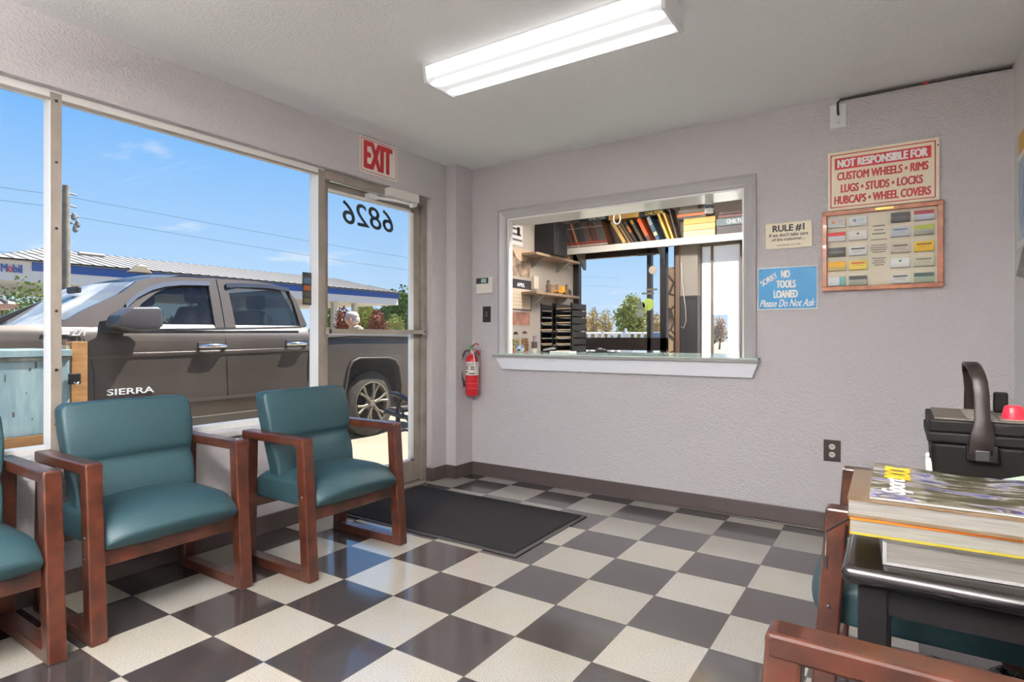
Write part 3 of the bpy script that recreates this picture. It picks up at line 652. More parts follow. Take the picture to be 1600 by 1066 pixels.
# business card rack
cr = thing('business_card_rack', 'orange wood framed rack of business cards below the cream sign', 'card rack', (2.60, YB, 1.345))
x0, x1, z0, z1 = 2.325, 2.874, 1.346, 1.790
fr_ = MB(); w_ = .024; d0 = YB-.030
fr_.box(x0, x1, d0, YB-.001, z0, z0+w_); fr_.box(x0, x1, d0, YB-.001, z1-w_, z1); fr_.box(x0, x0+w_, d0, YB-.001, z0+w_, z1-w_); fr_.box(x1-w_, x1, d0, YB-.001, z0+w_, z1-w_)
fr_.build('frame', WOODF, cr, bevel=.002)
MB().box(x0+w_, x1-w_, YB-.010, YB-.002, z0+w_, z1-w_).build('backboard', mat('cream_board', (222, 212, 190), .55), cr)
MB().box(x0+.255, x0+.335, d0-.001, d0, z1-.017, z1-.007).build('name_plate', BRASS, cr)
for z, ww, h in ((1.690, .055, .007), (1.668, .045, .006), (1.648, .060, .007), (1.616, .075, .004), (1.585, .070, .005), (1.573, .080, .005), (1.561, .074, .005), (1.549, .060, .005), (1.515, .066, .005), (1.503, .050, .005), (1.491, .060, .005), (1.479, .045, .005)):
    MB().box(2.594-ww/2, 2.594+ww/2, YB-.0104, YB-.0100, z-h/2, z+h/2).build('print_line', mat('grey_print', (112, 106, 98), .6) if 'grey_print' not in MATS else MATS['grey_print'], cr)
cards = [  # (base colour, stripe colour, stripe place, words for the label)
 [((204, 204, 200), (190, 120, 80), 'mid', 'pale grey card with an orange mark'), ((226, 228, 228), (120, 140, 160), 'mid', 'white card with a small grey emblem'), ((92, 90, 88), (40, 38, 38), 'top', 'dark grey card'), ((200, 206, 216), (150, 40, 50), 'top', 'red, white and blue card')],
 [((222, 222, 224), (200, 40, 44), 'top', 'white card with a red top'), ((230, 228, 222), (60, 60, 60), 'dot', 'white card with a small dark crest'), ((198, 200, 208), (90, 100, 120), 'line', 'silver card with blue-grey print'), ((176, 178, 160), (176, 186, 70), 'top', 'card with a lime green top')],
 [((88, 86, 74), (34, 34, 34), 'top', 'black card with yellow lettering'), ((232, 230, 224), (40, 40, 40), 'line', 'white card with black print'), ((206, 196, 180), (96, 84, 80), 'line', 'beige card with dark script'), ((232, 190, 30), (120, 80, 30), 'line', 'bright yellow card')],
 [((240, 180, 30), (220, 196, 120), 'bot', 'orange-yellow card with a dark curve'), ((240, 214, 84), (186, 60, 40), 'line', 'yellow card with red print'), ((234, 236, 230), (70, 120, 70), 'dot', 'white card with a tiny green mark'), ((206, 204, 178), (120, 120, 100), 'line', 'pale khaki card')],
 [((226, 228, 226), (110, 180, 170), 'right', 'white card with a turquoise end'), ((168, 174, 156), (40, 40, 40), 'top', 'grey-green card with a black curved top'), ((226, 226, 218), (40, 40, 40), 'line', 'white card with black script'), ((170, 182, 158), (60, 90, 80), 'top', 'sage green card with a dark edge')]]
cols = (2.354, 2.456, 2.648, 2.750)
rows = (1.722, 1.645, 1.560, 1.482, 1.398)
ordn = ('first', 'second', 'third', 'fourth'); rown = ('top', 'second', 'middle', 'fourth', 'bottom')
for r in range(5):
    for c in range(4):
        a, b, how, words = cards[r][c]; xx = cols[c]; zz = rows[r]-.024
        MB().box(xx-.002, xx+.086, YB-.026, YB-.011, zz-.004, zz+.001).box(xx-.002, xx+.086, YB-.0262, YB-.0252, zz-.004, zz+.018).build('card_pocket', CLEAR, cr)
        t = thing('business_card_stack', words+', '+ordn[c]+' in the '+rown[r]+' row of the card rack', 'business cards', (xx+.042, YB-.018, zz+.001), 0, 'business card stacks')
        M1 = mat('card_stock', a, .5); M2 = mat('card_print', b, .5)
        MB().box(xx, xx+.084, YB-.0245, YB-.012, zz+.001, zz+.050).build('cards', M1, t)
        m = MB(); yf = YB-.0249
        if how == 'top': m.box(xx, xx+.084, yf, YB-.0245, zz+.030, zz+.050)
        elif how == 'bot': m.box(xx, xx+.084, yf, YB-.0245, zz+.001, zz+.022)
        elif how == 'right': m.box(xx+.056, xx+.084, yf, YB-.0245, zz+.001, zz+.050)
        elif how == 'dot': m.lathe([(.006, 0), (.006, -.0004)], (xx+.042, YB-.0245, zz+.034), 1, 12)
        elif how == 'mid': m.lathe([(.009, 0), (.009, -.0004)], (xx+.026, YB-.0245, zz+.030), 1, 12); m.box(xx+.042, xx+.076, yf, YB-.0245, zz+.034, zz+.037); m.box(xx+.042, xx+.07, yf, YB-.0245, zz+.026, zz+.028)
        else:
            m.box(xx+.010, xx+.074, yf, YB-.0245, zz+.033, zz+.041); m.box(xx+.016, xx+.066, yf, YB-.0245, zz+.022, zz+.024)
        m.build('print', M2, t)
# white cable plate and black wire to the right wall
pl = thing('cable_plate', 'white blank wall plate high on the wall with a black wire entering it', 'wall plate', (2.403, YB, 2.255))
MB().box(2.362, 2.443, YB-.007, YB-.001, 2.256, 2.388).build('plate', WHITE, pl, bevel=.002)
MB().lathe([(.006, 0), (.006, -.002)], (2.403, YB-.007, 2.287), 1, 10).build('screw', STEEL, pl)
wp = [(2.403, YB-.010, 2.325), (2.401, YB-.016, 2.36), (2.400, YB-.014, 2.395), (2.415, YB-.012, 2.408), (2.55, YB-.010, 2.408), (2.75, YB-.010, 2.410), (2.95, YB-.010, 2.408), (3.145, YB-.010, 2.404)]
wr = MB().tube(wp, .006, 8).build('cable', BLACK, smooth=60, label='black cable bundle running along the top of the wall into the white plate', cat='cable')
MB().tube([(2.41, YB-.012, 2.414), (2.6, YB-.012, 2.417), (2.78, YB-.012, 2.416), (3.0, YB-.012, 2.416), (3.145, YB-.012, 2.414)], .003, 6).build('second_wire', mat('grey_wire', (110, 100, 96), .5), wr)
MB().box(2.79, 2.81, YB-.018, YB-.004, 2.403, 2.414).build('red_tape', RED, wr, label='scrap of red tape')
# outlet, switch plate, thermostat
ot = thing('power_outlet', 'dark brown double power outlet low on the wall left of the right-hand chair', 'outlet', (2.372, YB, .39))
MB().box(2.330, 2.414, YB-.006, YB-.001, .392, .512).build('cover_plate', DKBROWN, ot, bevel=.002)
for z in (.430, .474):
    m = MB().lathe([(.016, 0), (.015, -.003)], (2.372, YB-.006, z), 1, 18); s = m.build('socket', mat('ivory_socket', (214, 204, 190), .4), ot)
    MB().box(2.366, 2.369, YB-.0096, YB-.009, z-.003, z+.007).box(2.375, 2.378, YB-.0096, YB-.009, z-.003, z+.007).build('slot', BLACK, s)
sw = thing('switch_plate', 'dark brown light switch plate on the wall above the fire extinguisher', 'light switch', (-.007, YB, 1.20))
MB().box(-.045, .032, YB-.006, YB-.001, 1.206, 1.330).build('cover_plate', DKBROWN, sw, bevel=.002)
MB().box(-.017, -.001, YB-.008, YB-.006, 1.25, 1.287).build('switch_slot', mat('worn_plate', (120, 108, 100), .5), sw)
MB().box(-.013, -.005, YB-.020, YB-.007, 1.268, 1.278).build('toggle', DKBROWN, sw)
th = thing('thermostat', 'white thermostat with a dark display on the wall left of the service opening', 'thermostat', (-.02, YB, 1.43))
MB().box(-.088, .064, YB-.034, YB-.001, 1.430, 1.555).build('housing', mat('ivory_plastic', (226, 220, 208), .4), th, bevel=.005)
MB().box(-.086, .030, YB-.0355, YB-.033, 1.507, 1.552).build('display_panel', mat('dark_display', (48, 56, 56), .25), th)
MB().box(-.038, .010, YB-.0362, YB-.0355, 1.514, 1.545).build('screen', mat('lcd', (150, 176, 166), .3), th)
# fire extinguisher on the pilaster corner
ec = Vector((-.082, YB-.095, .63))
fe = thing('fire_extinguisher', 'red fire extinguisher with a black hose hanging in the corner beside the service opening', 'fire extinguisher', ec)
MB().lathe([(.030, 0), (.046, .006), (.051, .02), (.051, .265), (.047, .292), (.034, .312), (.018, .322), (.018, .335)], ec, 2, 32).build('cylinder', RED, fe, smooth=40)
m = MB(); n = 24
for k in range(n):
    a0 = -PI*.95+PI*1.1*k/n; a1 = -PI*.95+PI*1.1*(k+1)/n; r = .0518
    m.face([(ec.x+r*math.cos(a), ec.y+r*math.sin(a), ec.z+z) for a, z in ((a0, .165), (a1, .165), (a1, .268), (a0, .268))])
lb = m.build('label', mat('extinguisher_label', (222, 216, 208), .5), fe)
m = MB()
for k, (z, a0, a1) in enumerate(((.255, -2.4, -.5), (.243, -2.4, -.6), (.228, -2.2, -1.5), (.228, -1.2, -.6), (.212, -2.2, -1.5), (.212, -1.2, -.6), (.19, -2.3, -1.6), (.178, -1.4, -.5))):
    for j in range(6):
        b0 = a0+(a1-a0)*j/6; b1 = a0+(a1-a0)*(j+1)/6; m.face([(ec.x+.0522*math.cos(a), ec.y+.0522*math.sin(a), ec.z+zz) for a, zz in ((b0, z-.004), (b1, z-.004), (b1, z+.004), (b0, z+.004))])
m.build('label_print', BLACKINK, lb)
m = MB(); m.lathe([(.017, .335), (.017, .352), (.012, .356), (.012, .372)], ec, 2, 16); m.box(ec.x-.012, ec.x+.03, ec.y-.011, ec.y+.011, ec.z+.352, ec.z+.375); m.build('valve', STEEL, fe)
MB().strip([ec+Vector(p) for p in ((-.01, 0, .378), (.02, 0, .400), (.05, -.01, .412), (.075, -.015, .398))], .010, .004, (0, 1, 0)).build('squeeze_handle', RED, fe)
MB().strip([ec+Vector(p) for p in ((.01, 0, .370), (.04, 0, .362), (.065, -.005, .34), (.08, -.01, .325))], .010, .004, (0, 1, 0)).build('carry_handle', RED, fe)
MB().tube([ec+Vector(p) for p in ((.02, -.012, .37), (.05, -.05, .34), (.062, -.055, .29), (.078, -.056, .23))], .004, 8).build('pin_tag', STEEL, fe)
MB().lathe([(.013, 0), (.013, -.008)], ec+Vector((-.005, -.014, .385)), 1, 14).build('pressure_gauge', mat('green_gauge', (60, 150, 90), .4), fe)
MB().tube([ec+Vector(p) for p in ((-.012, 0, .358), (-.05, -.02, .35), (-.075, -.03, .30), (-.080, -.035, .22), (-.070, -.035, .14), (-.056, -.03, .11))], .008, 10).build('hose', BLACK, fe, smooth=60)
MB().tube([ec+Vector(p) for p in ((-.058, -.032, .115), (-.050, -.03, .075))], [.010, .013], 10).build('nozzle', BLACK, fe)
MB().box(ec.x-.015, ec.x+.015, ec.y+.05, YB-.001, ec.z+.22, ec.z+.36).build('wall_bracket', STEEL, fe)
m = MB()
for z in (.062, .10):
    m.lathe([(.0525, z), (.0525, z+.003)], ec, 2, 28)
m.build('strap_band', mat('band', (216, 120, 110), .4), fe)
# calendar-like posters on the right wall
p0, p1 = on(1590, 400, 0, XR-.004), on(1600, 260, 0, XR-.004)
po = thing('wall_poster', 'blue and white poster on the right wall at the edge of the photo', 'poster', (XR, p0.y-.25, 1.45))
ya, yb = p0.y, p0.y-.60
MB().box(XR-.006, XR-.001, yb, ya, 1.50, 1.93).build('sheet', PAPER, po)
MB().box(XR-.0066, XR-.006, yb+.012, ya-.03, 1.53, 1.90).build('picture', mat('poster_picture', (120, 150, 180), .4, var=(7, 0), c2=(196, 206, 214)), po)
MB().box(XR-.006, XR-.001, yb+.012, ya-.045, 1.93, 2.02).build('header', mat('poster_header', (206, 160, 70), .5), po, label='yellow strip above the poster')
fl = MB().hexa([(XR-.004, ya-.02, 1.375), (XR-.004, yb, 1.30), (XR-.012, yb, 1.30), (XR-.012, ya-.02, 1.375)], [(XR-.003, ya-.15, 1.49), (XR-.003, yb, 1.49), (XR-.006, yb, 1.49), (XR-.006, ya-.15, 1.49)]).build('paper_notice', mat('grey_print', (130, 126, 122), .5, var=(50, .3)), label='grey curled paper pinned on the right wall below the poster', cat='notice')

# ------------------------------------------------------------ the office behind the opening
OYF = 2.10                                               # inside face of the office front wall
OXR = 2.20
OWALL = mat('office_wall', (168, 156, 144), .6, bump=(60, .3, .004))
struct('floor_office', MB().box(XL, OXR, YB+WT, OYF+.12, -.12, -.0), mat('office_floor', (110, 100, 92), .5))
struct('ceiling_office', MB().box(XL-.15, OXR+.1, YB+WT+.02, OYF+.14, H, H+.12), CEIL)
struct('wall_office_left', MB().box(XL-.15, XL, YB+WT+.02, OYF+.14, 0, H), OWALL)
struct('wall_office_right', MB().box(OXR, OXR+.1, YB+WT, OYF+.14, 0, H), OWALL)
m = MB(); m.box(XL, OXR, OYF, OYF+.14, 2.02, H); m.box(XL, .79, OYF, OYF+.14, 0, .58); m.box(1.50, OXR, OYF, OYF+.14, 0, 2.02)
struct('wall_office_front', m, OWALL)
DKF = mat('dark_bronze_frame', (40, 34, 32), .35, metal=.3)
def wbox(u0, u1, z0, z1, y0=OYF-.02, y1=OYF+.05):
    a, b = on(u0, 500, 1, y0), on(u1, 500, 1, y0); return (a.x, b.x, y0, y1, z0, z1)
m = MB()
m.box(*wbox(894, 904, .58, 2.02)); m.box(*wbox(1031, 1041, .58, 2.02)); m.box(*wbox(894, 1041, 1.92, 2.02)); m.box(*wbox(894, 1041, .955, 1.085)); m.box(*wbox(894, 1041, .58, .64)); m.box(*wbox(1010.5, 1017, .58, 2.0))
m.box(*wbox(1053, 1057.5, 0, 2.02))
w4 = struct('window_4', m, DKF, bevel=.003)
a, b = on(903, 500, 1, OYF+.02), on(1055, 500, 1, OYF+.02)
struct('glass_pane', MB().box(a.x, b.x, OYF+.018, OYF+.024, .62, 1.95), GLASS, w4)
# painted block pier between window and door
a, b = on(1058, 500, 1, OYF-.12), on(1090, 500, 1, OYF-.12)
pier_hi = mat('block_paint_grey', (132, 122, 112), .6, bump=(40, .3, .004)); pier_lo = mat('block_paint_black', (34, 32, 33), .5, bump=(40, .3, .004))
zb = on(1080, 462, 1, OYF-.12).z
m = MB(); m.box(a.x, b.x, OYF-.12, OYF+.14, zb, 2.42)
for k in range(6):
    z = zb+.2*k+.10
    m.box(a.x+.002, b.x+.002, OYF-.123, OYF-.119, z, z+.008)
pr = struct('trim_7', m, pier_hi)
m = MB(); m.box(a.x, b.x, OYF-.121, OYF+.14, 0, zb); m.box(a.x+.03, a.x+.034, OYF-.124, OYF-.12, 0, zb)
struct('painted_dado', m, pier_lo, pr)
struct('corner_strip', MB().box(a.x-.012, a.x+.028, OYF-.135, OYF-.12, 0, 2.42), mat('brown_strip', (96, 72, 54), .5), pr)
# side door; translucent panes added to stand in for its overexposed daylight
a, b = on(1093, 500, 1, OYF), on(1160, 500, 1, OYF)
m = MB(); m.box(a.x, a.x+.025, OYF-.02, OYF+.03, 0, 2.02); m.box(b.x-.02, b.x, OYF-.02, OYF+.03, 0, 2.02); m.box(a.x, b.x, OYF-.02, OYF+.03, 1.95, 2.02); m.box(a.x, b.x, OYF-.02, OYF+.03, 0, .3)
c = on(1111, 500, 1, OYF); m.box(c.x, c.x+.022, OYF-.015, OYF+.02, .3, 1.95)
d2 = struct('door_2', m, mat('door_frame_tan', (120, 108, 96), .4), bevel=.002)
film = bpy.data.materials.new('glare_film'); film.use_nodes = True
t = film.node_tree; t.nodes.clear(); o_ = N(t, 'ShaderNodeOutputMaterial'); tl = N(t, 'ShaderNodeBsdfTranslucent'); tl.inputs[0].default_value = (.95, .94, .92, 1)
tp = N(t, 'ShaderNodeBsdfTransparent'); mx_ = N(t, 'ShaderNodeMixShader'); mx_.inputs[0].default_value = .12; t.links.new(tl.outputs[0], mx_.inputs[1]); t.links.new(tp.outputs[0], mx_.inputs[2]); t.links.new(mx_.outputs[0], o_.inputs[0])
e1, e2 = on(1113, 500, 1, OYF), on(1137, 500, 1, OYF)
struct('glare_panel', MB().box(a.x+.02, c.x, OYF+.002, OYF+.006, .3, 1.96), film, d2)
struct('glare_panel', MB().box(e2.x, b.x-.018, OYF+.002, OYF+.006, .3, 1.96), film, d2)
struct('glare_panel', MB().box(c.x+.02, e2.x, OYF+.002, OYF+.006, 1.30, 1.96), film, d2)
struct('glass_pane', MB().box(c.x+.02, e2.x, OYF+.003, OYF+.006, .3, 1.30), GLASS, d2)
# cord hanging on the pier
q = [on(u, v, 1, OYF-.135) for u, v in ((1065, 410), (1066, 440), (1071, 480), (1072, 502), (1068, 513), (1064, 511))]
MB().tube(q, .0035, 8).build('blind_cord', mat('white_cord', (214, 206, 196), .6), smooth=60, label='white looped cord hanging beside the dark block pier in the office', cat='cord')

# bookshelf over the window
SZ = 2.005; SY = 1.82
sh = thing('book_shelf', 'long white shelf of repair manuals above the office window', 'shelf', (.7, 1.96, 1.945))
MB().box(-.235, 1.80, SY, OYF-.002, SZ-.025, SZ).box(-.235, 1.80, SY-.012, SY, SZ-.062, SZ+.002).build('board', mat('shelf_white', (214, 206, 196), .25), sh)
for x in (-.12, .75, 1.60):
    MB().prism([(OYF-.03, SZ-.20), (OYF-.003, SZ-.20), (OYF-.003, SZ-.026), (SY+.05, SZ-.026), (SY+.05, SZ-.04)], 0, x, x+.02).build('bracket', mat('bracket', (120, 110, 100), .4, metal=.5), sh)
PAGES = mat('manual_pages', (214, 194, 150), .8)
def upright(label, x, lean, th, h, d, cov, group, stripe=None, pages_show=False, y0=SY+.012, name='repair_manual', cat='book'):
    """book standing on the shelf; x is its lower left corner, lean tips its top to the left"""
    t = thing(name, label, cat, (x, y0, SZ+.001), 0, group)
    rot = Matrix.Rotation(-lean, 4, 'Y'); lift = th*math.sin(lean)
    M = Matrix.Translation((x, y0, SZ+.001+lift*0)) @ rot
    def bx(m, a, b, c, e, f, g):
        k = MB().box(a, b, c, e, f, g); k.xf(M)
        return k
    bx(None, 0, th, 0, d, 0, h).build('cover', cov, t)
    if stripe:
        for (za, zb2, col) in stripe: bx(None, .001, th-.001, -.0006, 0, za*h, zb2*h).build('spine_print', col, t)
    return t
rb = random.Random(3)
DARKS = [mat('manual_cover', c, .45) for c in ((62, 58, 58), (98, 52, 44), (54, 64, 70), (110, 72, 54), (50, 50, 52), (70, 86, 88), (190, 120, 70), (80, 66, 62))]
PR1 = mat('spine_white', (196, 184, 168), .5); PR2 = mat('spine_red', (150, 56, 40), .5)
xa = on(866, 388, 1, SY+.012).x; xe = on(951, 378, 1, SY+.012).x
n = 27; lean = .33
for k in range(n):
    x = xa+(xe-xa)*k/n
    col = DARKS[6] if k in (4, 12) else DARKS[rb.randrange(6)]
    upright('thin dark manual in the slanted row at the left end of the office book shelf', x, lean, (xe-xa)/n*.90*math.cos(lean), .262+.012*rb.random(), .20, col, 'thin manuals on the office shelf', [(.04, .10, PR1), (.12, .22, PR2), (.78, .80, PR1)])
thick = [  # foot x in the photo, thickness, height, lean, cover, label
 (974, .033, .27, .55, (206, 168, 100), 'tan thick manual leaning beside the thin dark manuals', None),
 (983, .016, .25, .55, (150, 124, 92), 'thin brownish manual leaning right of the tan manual', None),
 (988, .016, .25, .55, (96, 82, 62), 'olive brown manual leaning on the office shelf', None),
 (993, .024, .25, .53, (58, 46, 38), 'dark brown manual with an orange emblem leaning on the shelf', [(.45, .75, mat('orange_print', (190, 110, 50), .5))]),
 (1002, .026, .25, .50, (70, 62, 50), 'dark olive manual with a gold top leaning on the shelf', [(.8, .97, mat('gold_print', (190, 150, 70), .5))]),
 (1012, .033, .245, .46, (206, 84, 36), 'bright orange manual leaning in the middle of the shelf', [(.0, .22, mat('dark_print', (70, 44, 36), .5))]),
 (1026, .033, .25, .42, (50, 84, 110), 'blue manual with a grey top leaning right of the orange one', [(.66, .99, mat('grey_print2', (160, 158, 160), .5)), (.2, .34, mat('cream_print', (220, 206, 150), .5))]),
 (1043, .020, .27, .38, (228, 182, 70), 'yellow manual leaning right of the blue one', None),
 (1050, .018, .27, .34, (206, 160, 74), 'second yellow manual leaning next to the flat pile', None),
 (1057, .012, .31, .26, (60, 46, 38), 'dark slim manual leaning against the flat pile of yellow books', None)]
for u, th_, h_, ln_, c_, lb_, st_ in thick:
    x = on(u, 370, 1, SY+.012).x
    upright(lb_, x, ln_, th_, h_, .19, mat('thick_cover', c_, .42), 'thick leaning manuals on the office shelf', st_)
def flat(label, u0, u1, z0, h_, c_, lettering=None, ink=None, d=.20, grp='manuals lying flat on the office shelf', y=SY+.012, lw=.6, lx=.5):
    a, b = on(u0, 340, 1, y), on(u1, 340, 1, y)
    t = thing('repair_manual', label, 'book', ((a.x+b.x)/2, y+d/2, z0), 0, grp)
    MB().box(a.x, b.x, y, y+d, z0+.0005, z0+h_-.0005).build('cover', mat('flat_cover', c_, .4), t, bevel=.002)
    if lettering: text('spine_lettering', lettering, ink, t, (a.x+(b.x-a.x)*lx, y-.0007, z0+h_*.5), XD, UP, (b.x-a.x)*lw, h_*.52, bold=.02)
    return t
z = SZ+.001
YI = mat('yellow_spine_ink', (236, 196, 50), .5); SI = mat('silver_spine_ink', (206, 210, 208), .5)
for k, (h_, c_, lb_) in enumerate(((.064, (232, 200, 140), 'cream book at the bottom of the flat pile beside the leaning yellow manuals'), (.056, (236, 192, 110), 'pale yellow book second in the flat pile on the shelf'), (.056, (226, 170, 66), 'amber book third in the flat pile on the shelf'))):
    flat(lb_, 1068, 1117+k*.4, z, h_, c_); z += h_+.001
z2 = flat('navy and grey slim book under the orange one near the hanging cup', 1060, 1104, z, .016, (70, 74, 84)); z += .017
flat('orange spined book on top of the flat pile on the shelf', 1058, 1102, z, .030, (214, 110, 40)); z += .031
flat('grey book topping the flat pile, just below the ceiling', 1060, 1108, z, .035, (120, 110, 100))
z = SZ+.001
flat('dark brown book with gold panels at the right end of the shelf', 1120, 1172, z, .078, (60, 46, 42), None); 
a = on(1124, 345, 1, SY+.0115); b = on(1138, 345, 1, SY+.0115)
z += .079
flat('grey-blue manual with CHILTON in white on its spine at the right end of the shelf', 1119, 1172, z, .066, (96, 110, 112), 'CHILTON', mat('white_spine_ink', (232, 232, 228), .5), lw=.62, lx=.62); z += .067
flat('red and brown book on top of the grey-blue manual at the shelf end', 1122, 1172, z, .030, (110, 52, 40)); z += .031
flat('brown slim book topmost of the pile at the shelf end', 1124, 1172, z, .024, (84, 56, 44))
# row lying on top of the leaning books
zt = SZ+.275
flat('dark green CHILTON manual lying on top of the thin slanted manuals', 905, 950, SZ+.262, .05, (52, 58, 52), 'CHILTON', SI, lw=.55, lx=.62, y=SY+.03)
flat('tan book lying on top of the leaning books, left of the black and yellow manual', 951, 998, SZ+.252, .045, (206, 162, 86), y=SY+.03)
flat('black manual with CHILTON in yellow lying on top of the leaning books', 999, 1037, SZ+.246, .055, (36, 34, 32), 'CHILTON', YI, lw=.68, lx=.6, y=SY+.03)
# ring hook and cup hanging on strings from the head of the opening
hk = thing('hanging_ring', 'grey metal ring hook hanging in front of the shelf at the service opening', 'hook', on(963, 343, 1, 1.6))
c = on(964, 342, 1, 1.6)
MB().tube([c+Vector((.030*math.cos(2*PI*k/20), .01*math.cos(2*PI*k/20), .05*math.sin(2*PI*k/20))) for k in range(20)], .009, 8, closed=True).build('ring', STEEL, hk, smooth=60)
MB().tube([c+Vector((0, 0, .05)), Vector((c.x, c.y, H))], .0015, 5).build('string', WHITEINK, hk)
c = on(1108, 333, 1, .37)
cp = thing('hanging_cup', 'small white cup with a dark band hanging on a string at the service opening', 'cup', c)
MB().lathe([(.026, 0), (.029, .005), (.027, .012), (.027, .070), (.024, .074)], c, 2, 24).build('cup', mat('cup_white', (232, 230, 226), .35), cp, smooth=40)
MB().lathe([(.0276, .028), (.0276, .052)], c, 2, 24, cap=False).build('band', mat('cup_band', (70, 76, 84), .5), cp, smooth=40)
MB().tube([c+Vector((0, 0, .072)), Vector((c.x, c.y, OZ1-.0125))], .0012, 5).build('string', WHITEINK, cp)

# left office wall: papers, shelves, calendar
LX = XL+.001
def lpaper(name, label, cat, u0, u1, vt, vb, col, th_=.003, um=None):
    a, b = on(u0, vt, 0, LX+.004), on(u1, vt, 0, LX+.004); zb_ = on((u0+u1)/2, vb, 0, LX+.004).z; zt_ = on((u0+u1)/2, vt, 0, LX+.004).z
    t = thing(name, label, cat, (LX, (a.y+b.y)/2, zb_))
    MB().box(LX, LX+th_, a.y, b.y, zb_, zt_).build('sheet', col, t)
    return t, a.y, b.y, zb_, zt_
t, ya, yb, za, zb = lpaper('pinned_note', 'white printed note with a dark tag pinned high on the office side wall', 'note', 797, 817, 351, 383, mat('note_paper', (214, 206, 198), .6))
for k in range(3): MB().box(LX+.003, LX+.0036, ya+.02, yb-.05+.02*k, zb-.05-.05*k, zb-.03-.05*k).build('print', mat('note_print', (104, 96, 104), .6), t)
MB().box(LX+.0036, LX+.006, ya+(yb-ya)*.55, ya+(yb-ya)*.75, zb-.10, zb-.02).build('tag', BLACK, t)
t, ya, yb, za, zb = lpaper('wall_picture', 'brown photo print hanging above the calendar in the office', 'picture', 796, 828, 389, 432, mat('brown_print', (92, 74, 62), .5, var=(14, 0), c2=(176, 150, 128)))
mp_ = thing('state_cutout', 'tan cut-out in the outline of a state pinned above the calendar', 'wall plaque', (LX+.006, 1.0, 1.8))
q = [on(u, v, 0, LX+.006) for u, v in ((797, 386), (829, 391), (829, 404), (826, 404), (821, 408), (812, 408), (806, 402), (803, 394))]
MB().prism([(p.y, p.z) for p in q], 0, LX+.0045, LX+.009).build('board', mat('tan_board', (190, 164, 136), .6), mp_)
t, ya, yb, za, zb = lpaper('wall_calendar', 'wall calendar open at APRIL with a dark header on the office side wall', 'calendar', 797, 830, 437, 485, mat('calendar_dark', (52, 48, 52), .5))
MB().box(LX+.003, LX+.0036, ya+.012, yb-.012, za+.012, za+(zb-za)*.70).build('page', mat('calendar_page', (206, 186, 160), .6), t)
m = MB(); z0_, z1_ = za+.012, za+(zb-za)*.70
for k in range(1, 7): yy = ya+.012+(yb-ya-.024)*k/7; m.box(LX+.0036, LX+.0039, yy-.0015, yy+.0015, z0_+.01, z1_-.03)
for k in range(1, 5): zz = z0_+(z1_-z0_)*k/5.6; m.box(LX+.0036, LX+.0039, ya+.02, yb-.02, zz-.0015, zz+.0015)
m.build('grid', mat('calendar_grid', (160, 138, 116), .6), t)
text('month_lettering', 'APRIL', WHITEINK, t, (LX+.0037, (ya+yb)/2, zb-(zb-za)*.17), (0, 1, 0), UP, (yb-ya)*.36, (zb-za)*.12, bold=.02)
t, ya, yb, za, zb = lpaper('pinned_board', 'faded pink board on the office wall below the calendar', 'board', 798, 828, 488, 508, mat('pink_board', (150, 104, 88), .6, var=(12, .15)))
t, ya, yb, za, zb = lpaper('pinned_board', 'white folded paper sticking out right of the calendar', 'paper', 831, 838, 432, 452, mat('cream_paper', (206, 196, 176), .6), .03)
for nm, vz, lb in ((1, 1.872, 'upper wooden shelf on the office side wall carrying the black binder'), (2, 1.512, 'lower wooden shelf on the office side wall carrying the toy truck')):
    s = thing('wall_shelf', lb, 'shelf', (LX+.08, 1.5, vz-.02))
    MB().box(LX, LX+.17, 1.02, 1.90, vz-.022, vz).build('board', mat('shelf_wood', (150, 124, 100), .5, var=(6, .1)), s)
    for yy in (1.2, 1.7): MB().prism([(LX+.001, vz-.12), (LX+.012, vz-.12), (LX+.14, vz-.03), (LX+.14, vz-.022), (LX+.001, vz-.022)], 1, yy, yy+.015).build('bracket', STEEL, s)
a, b = on(821, 386, 1, 1.25), on(864, 386, 1, 1.25)
bd = thing('box_binder', 'large black binder standing on the upper office shelf beside the manuals', 'binder', ((a.x+b.x)/2, 1.3, 1.873))
MB().box(LX+.004, LX+.225, 1.26, 1.52, 1.8735, 2.20).build('case', mat('binder_black', (22, 20, 22), .6), bd, bevel=.006)
MB().box(LX+.225, LX+.227, 1.30, 1.34, 1.93, 2.10).build('spine_label', mat('binder_label', (44, 40, 42), .5), bd)
for k, (yy, s_, c_) in enumerate(((1.60, .05, (90, 66, 44)), (1.70, .04, (70, 60, 54)), (1.80, .045, (130, 92, 54)))):
    m = MB(); m.lathe([(s_*.6, 0), (s_*.8, .012), (s_*.5, .03), (s_*.3, .05), (.004, .055)], (LX+.09, yy, 1.873), 2, 14)
    m.build('small_figurine', mat('figurine', c_, .5), smooth=50, label='small %s figurine on the upper office shelf, %s from the binder' % (('brown', 'grey', 'tan')[k], ('first', 'second', 'third')[k]), cat='figurine')
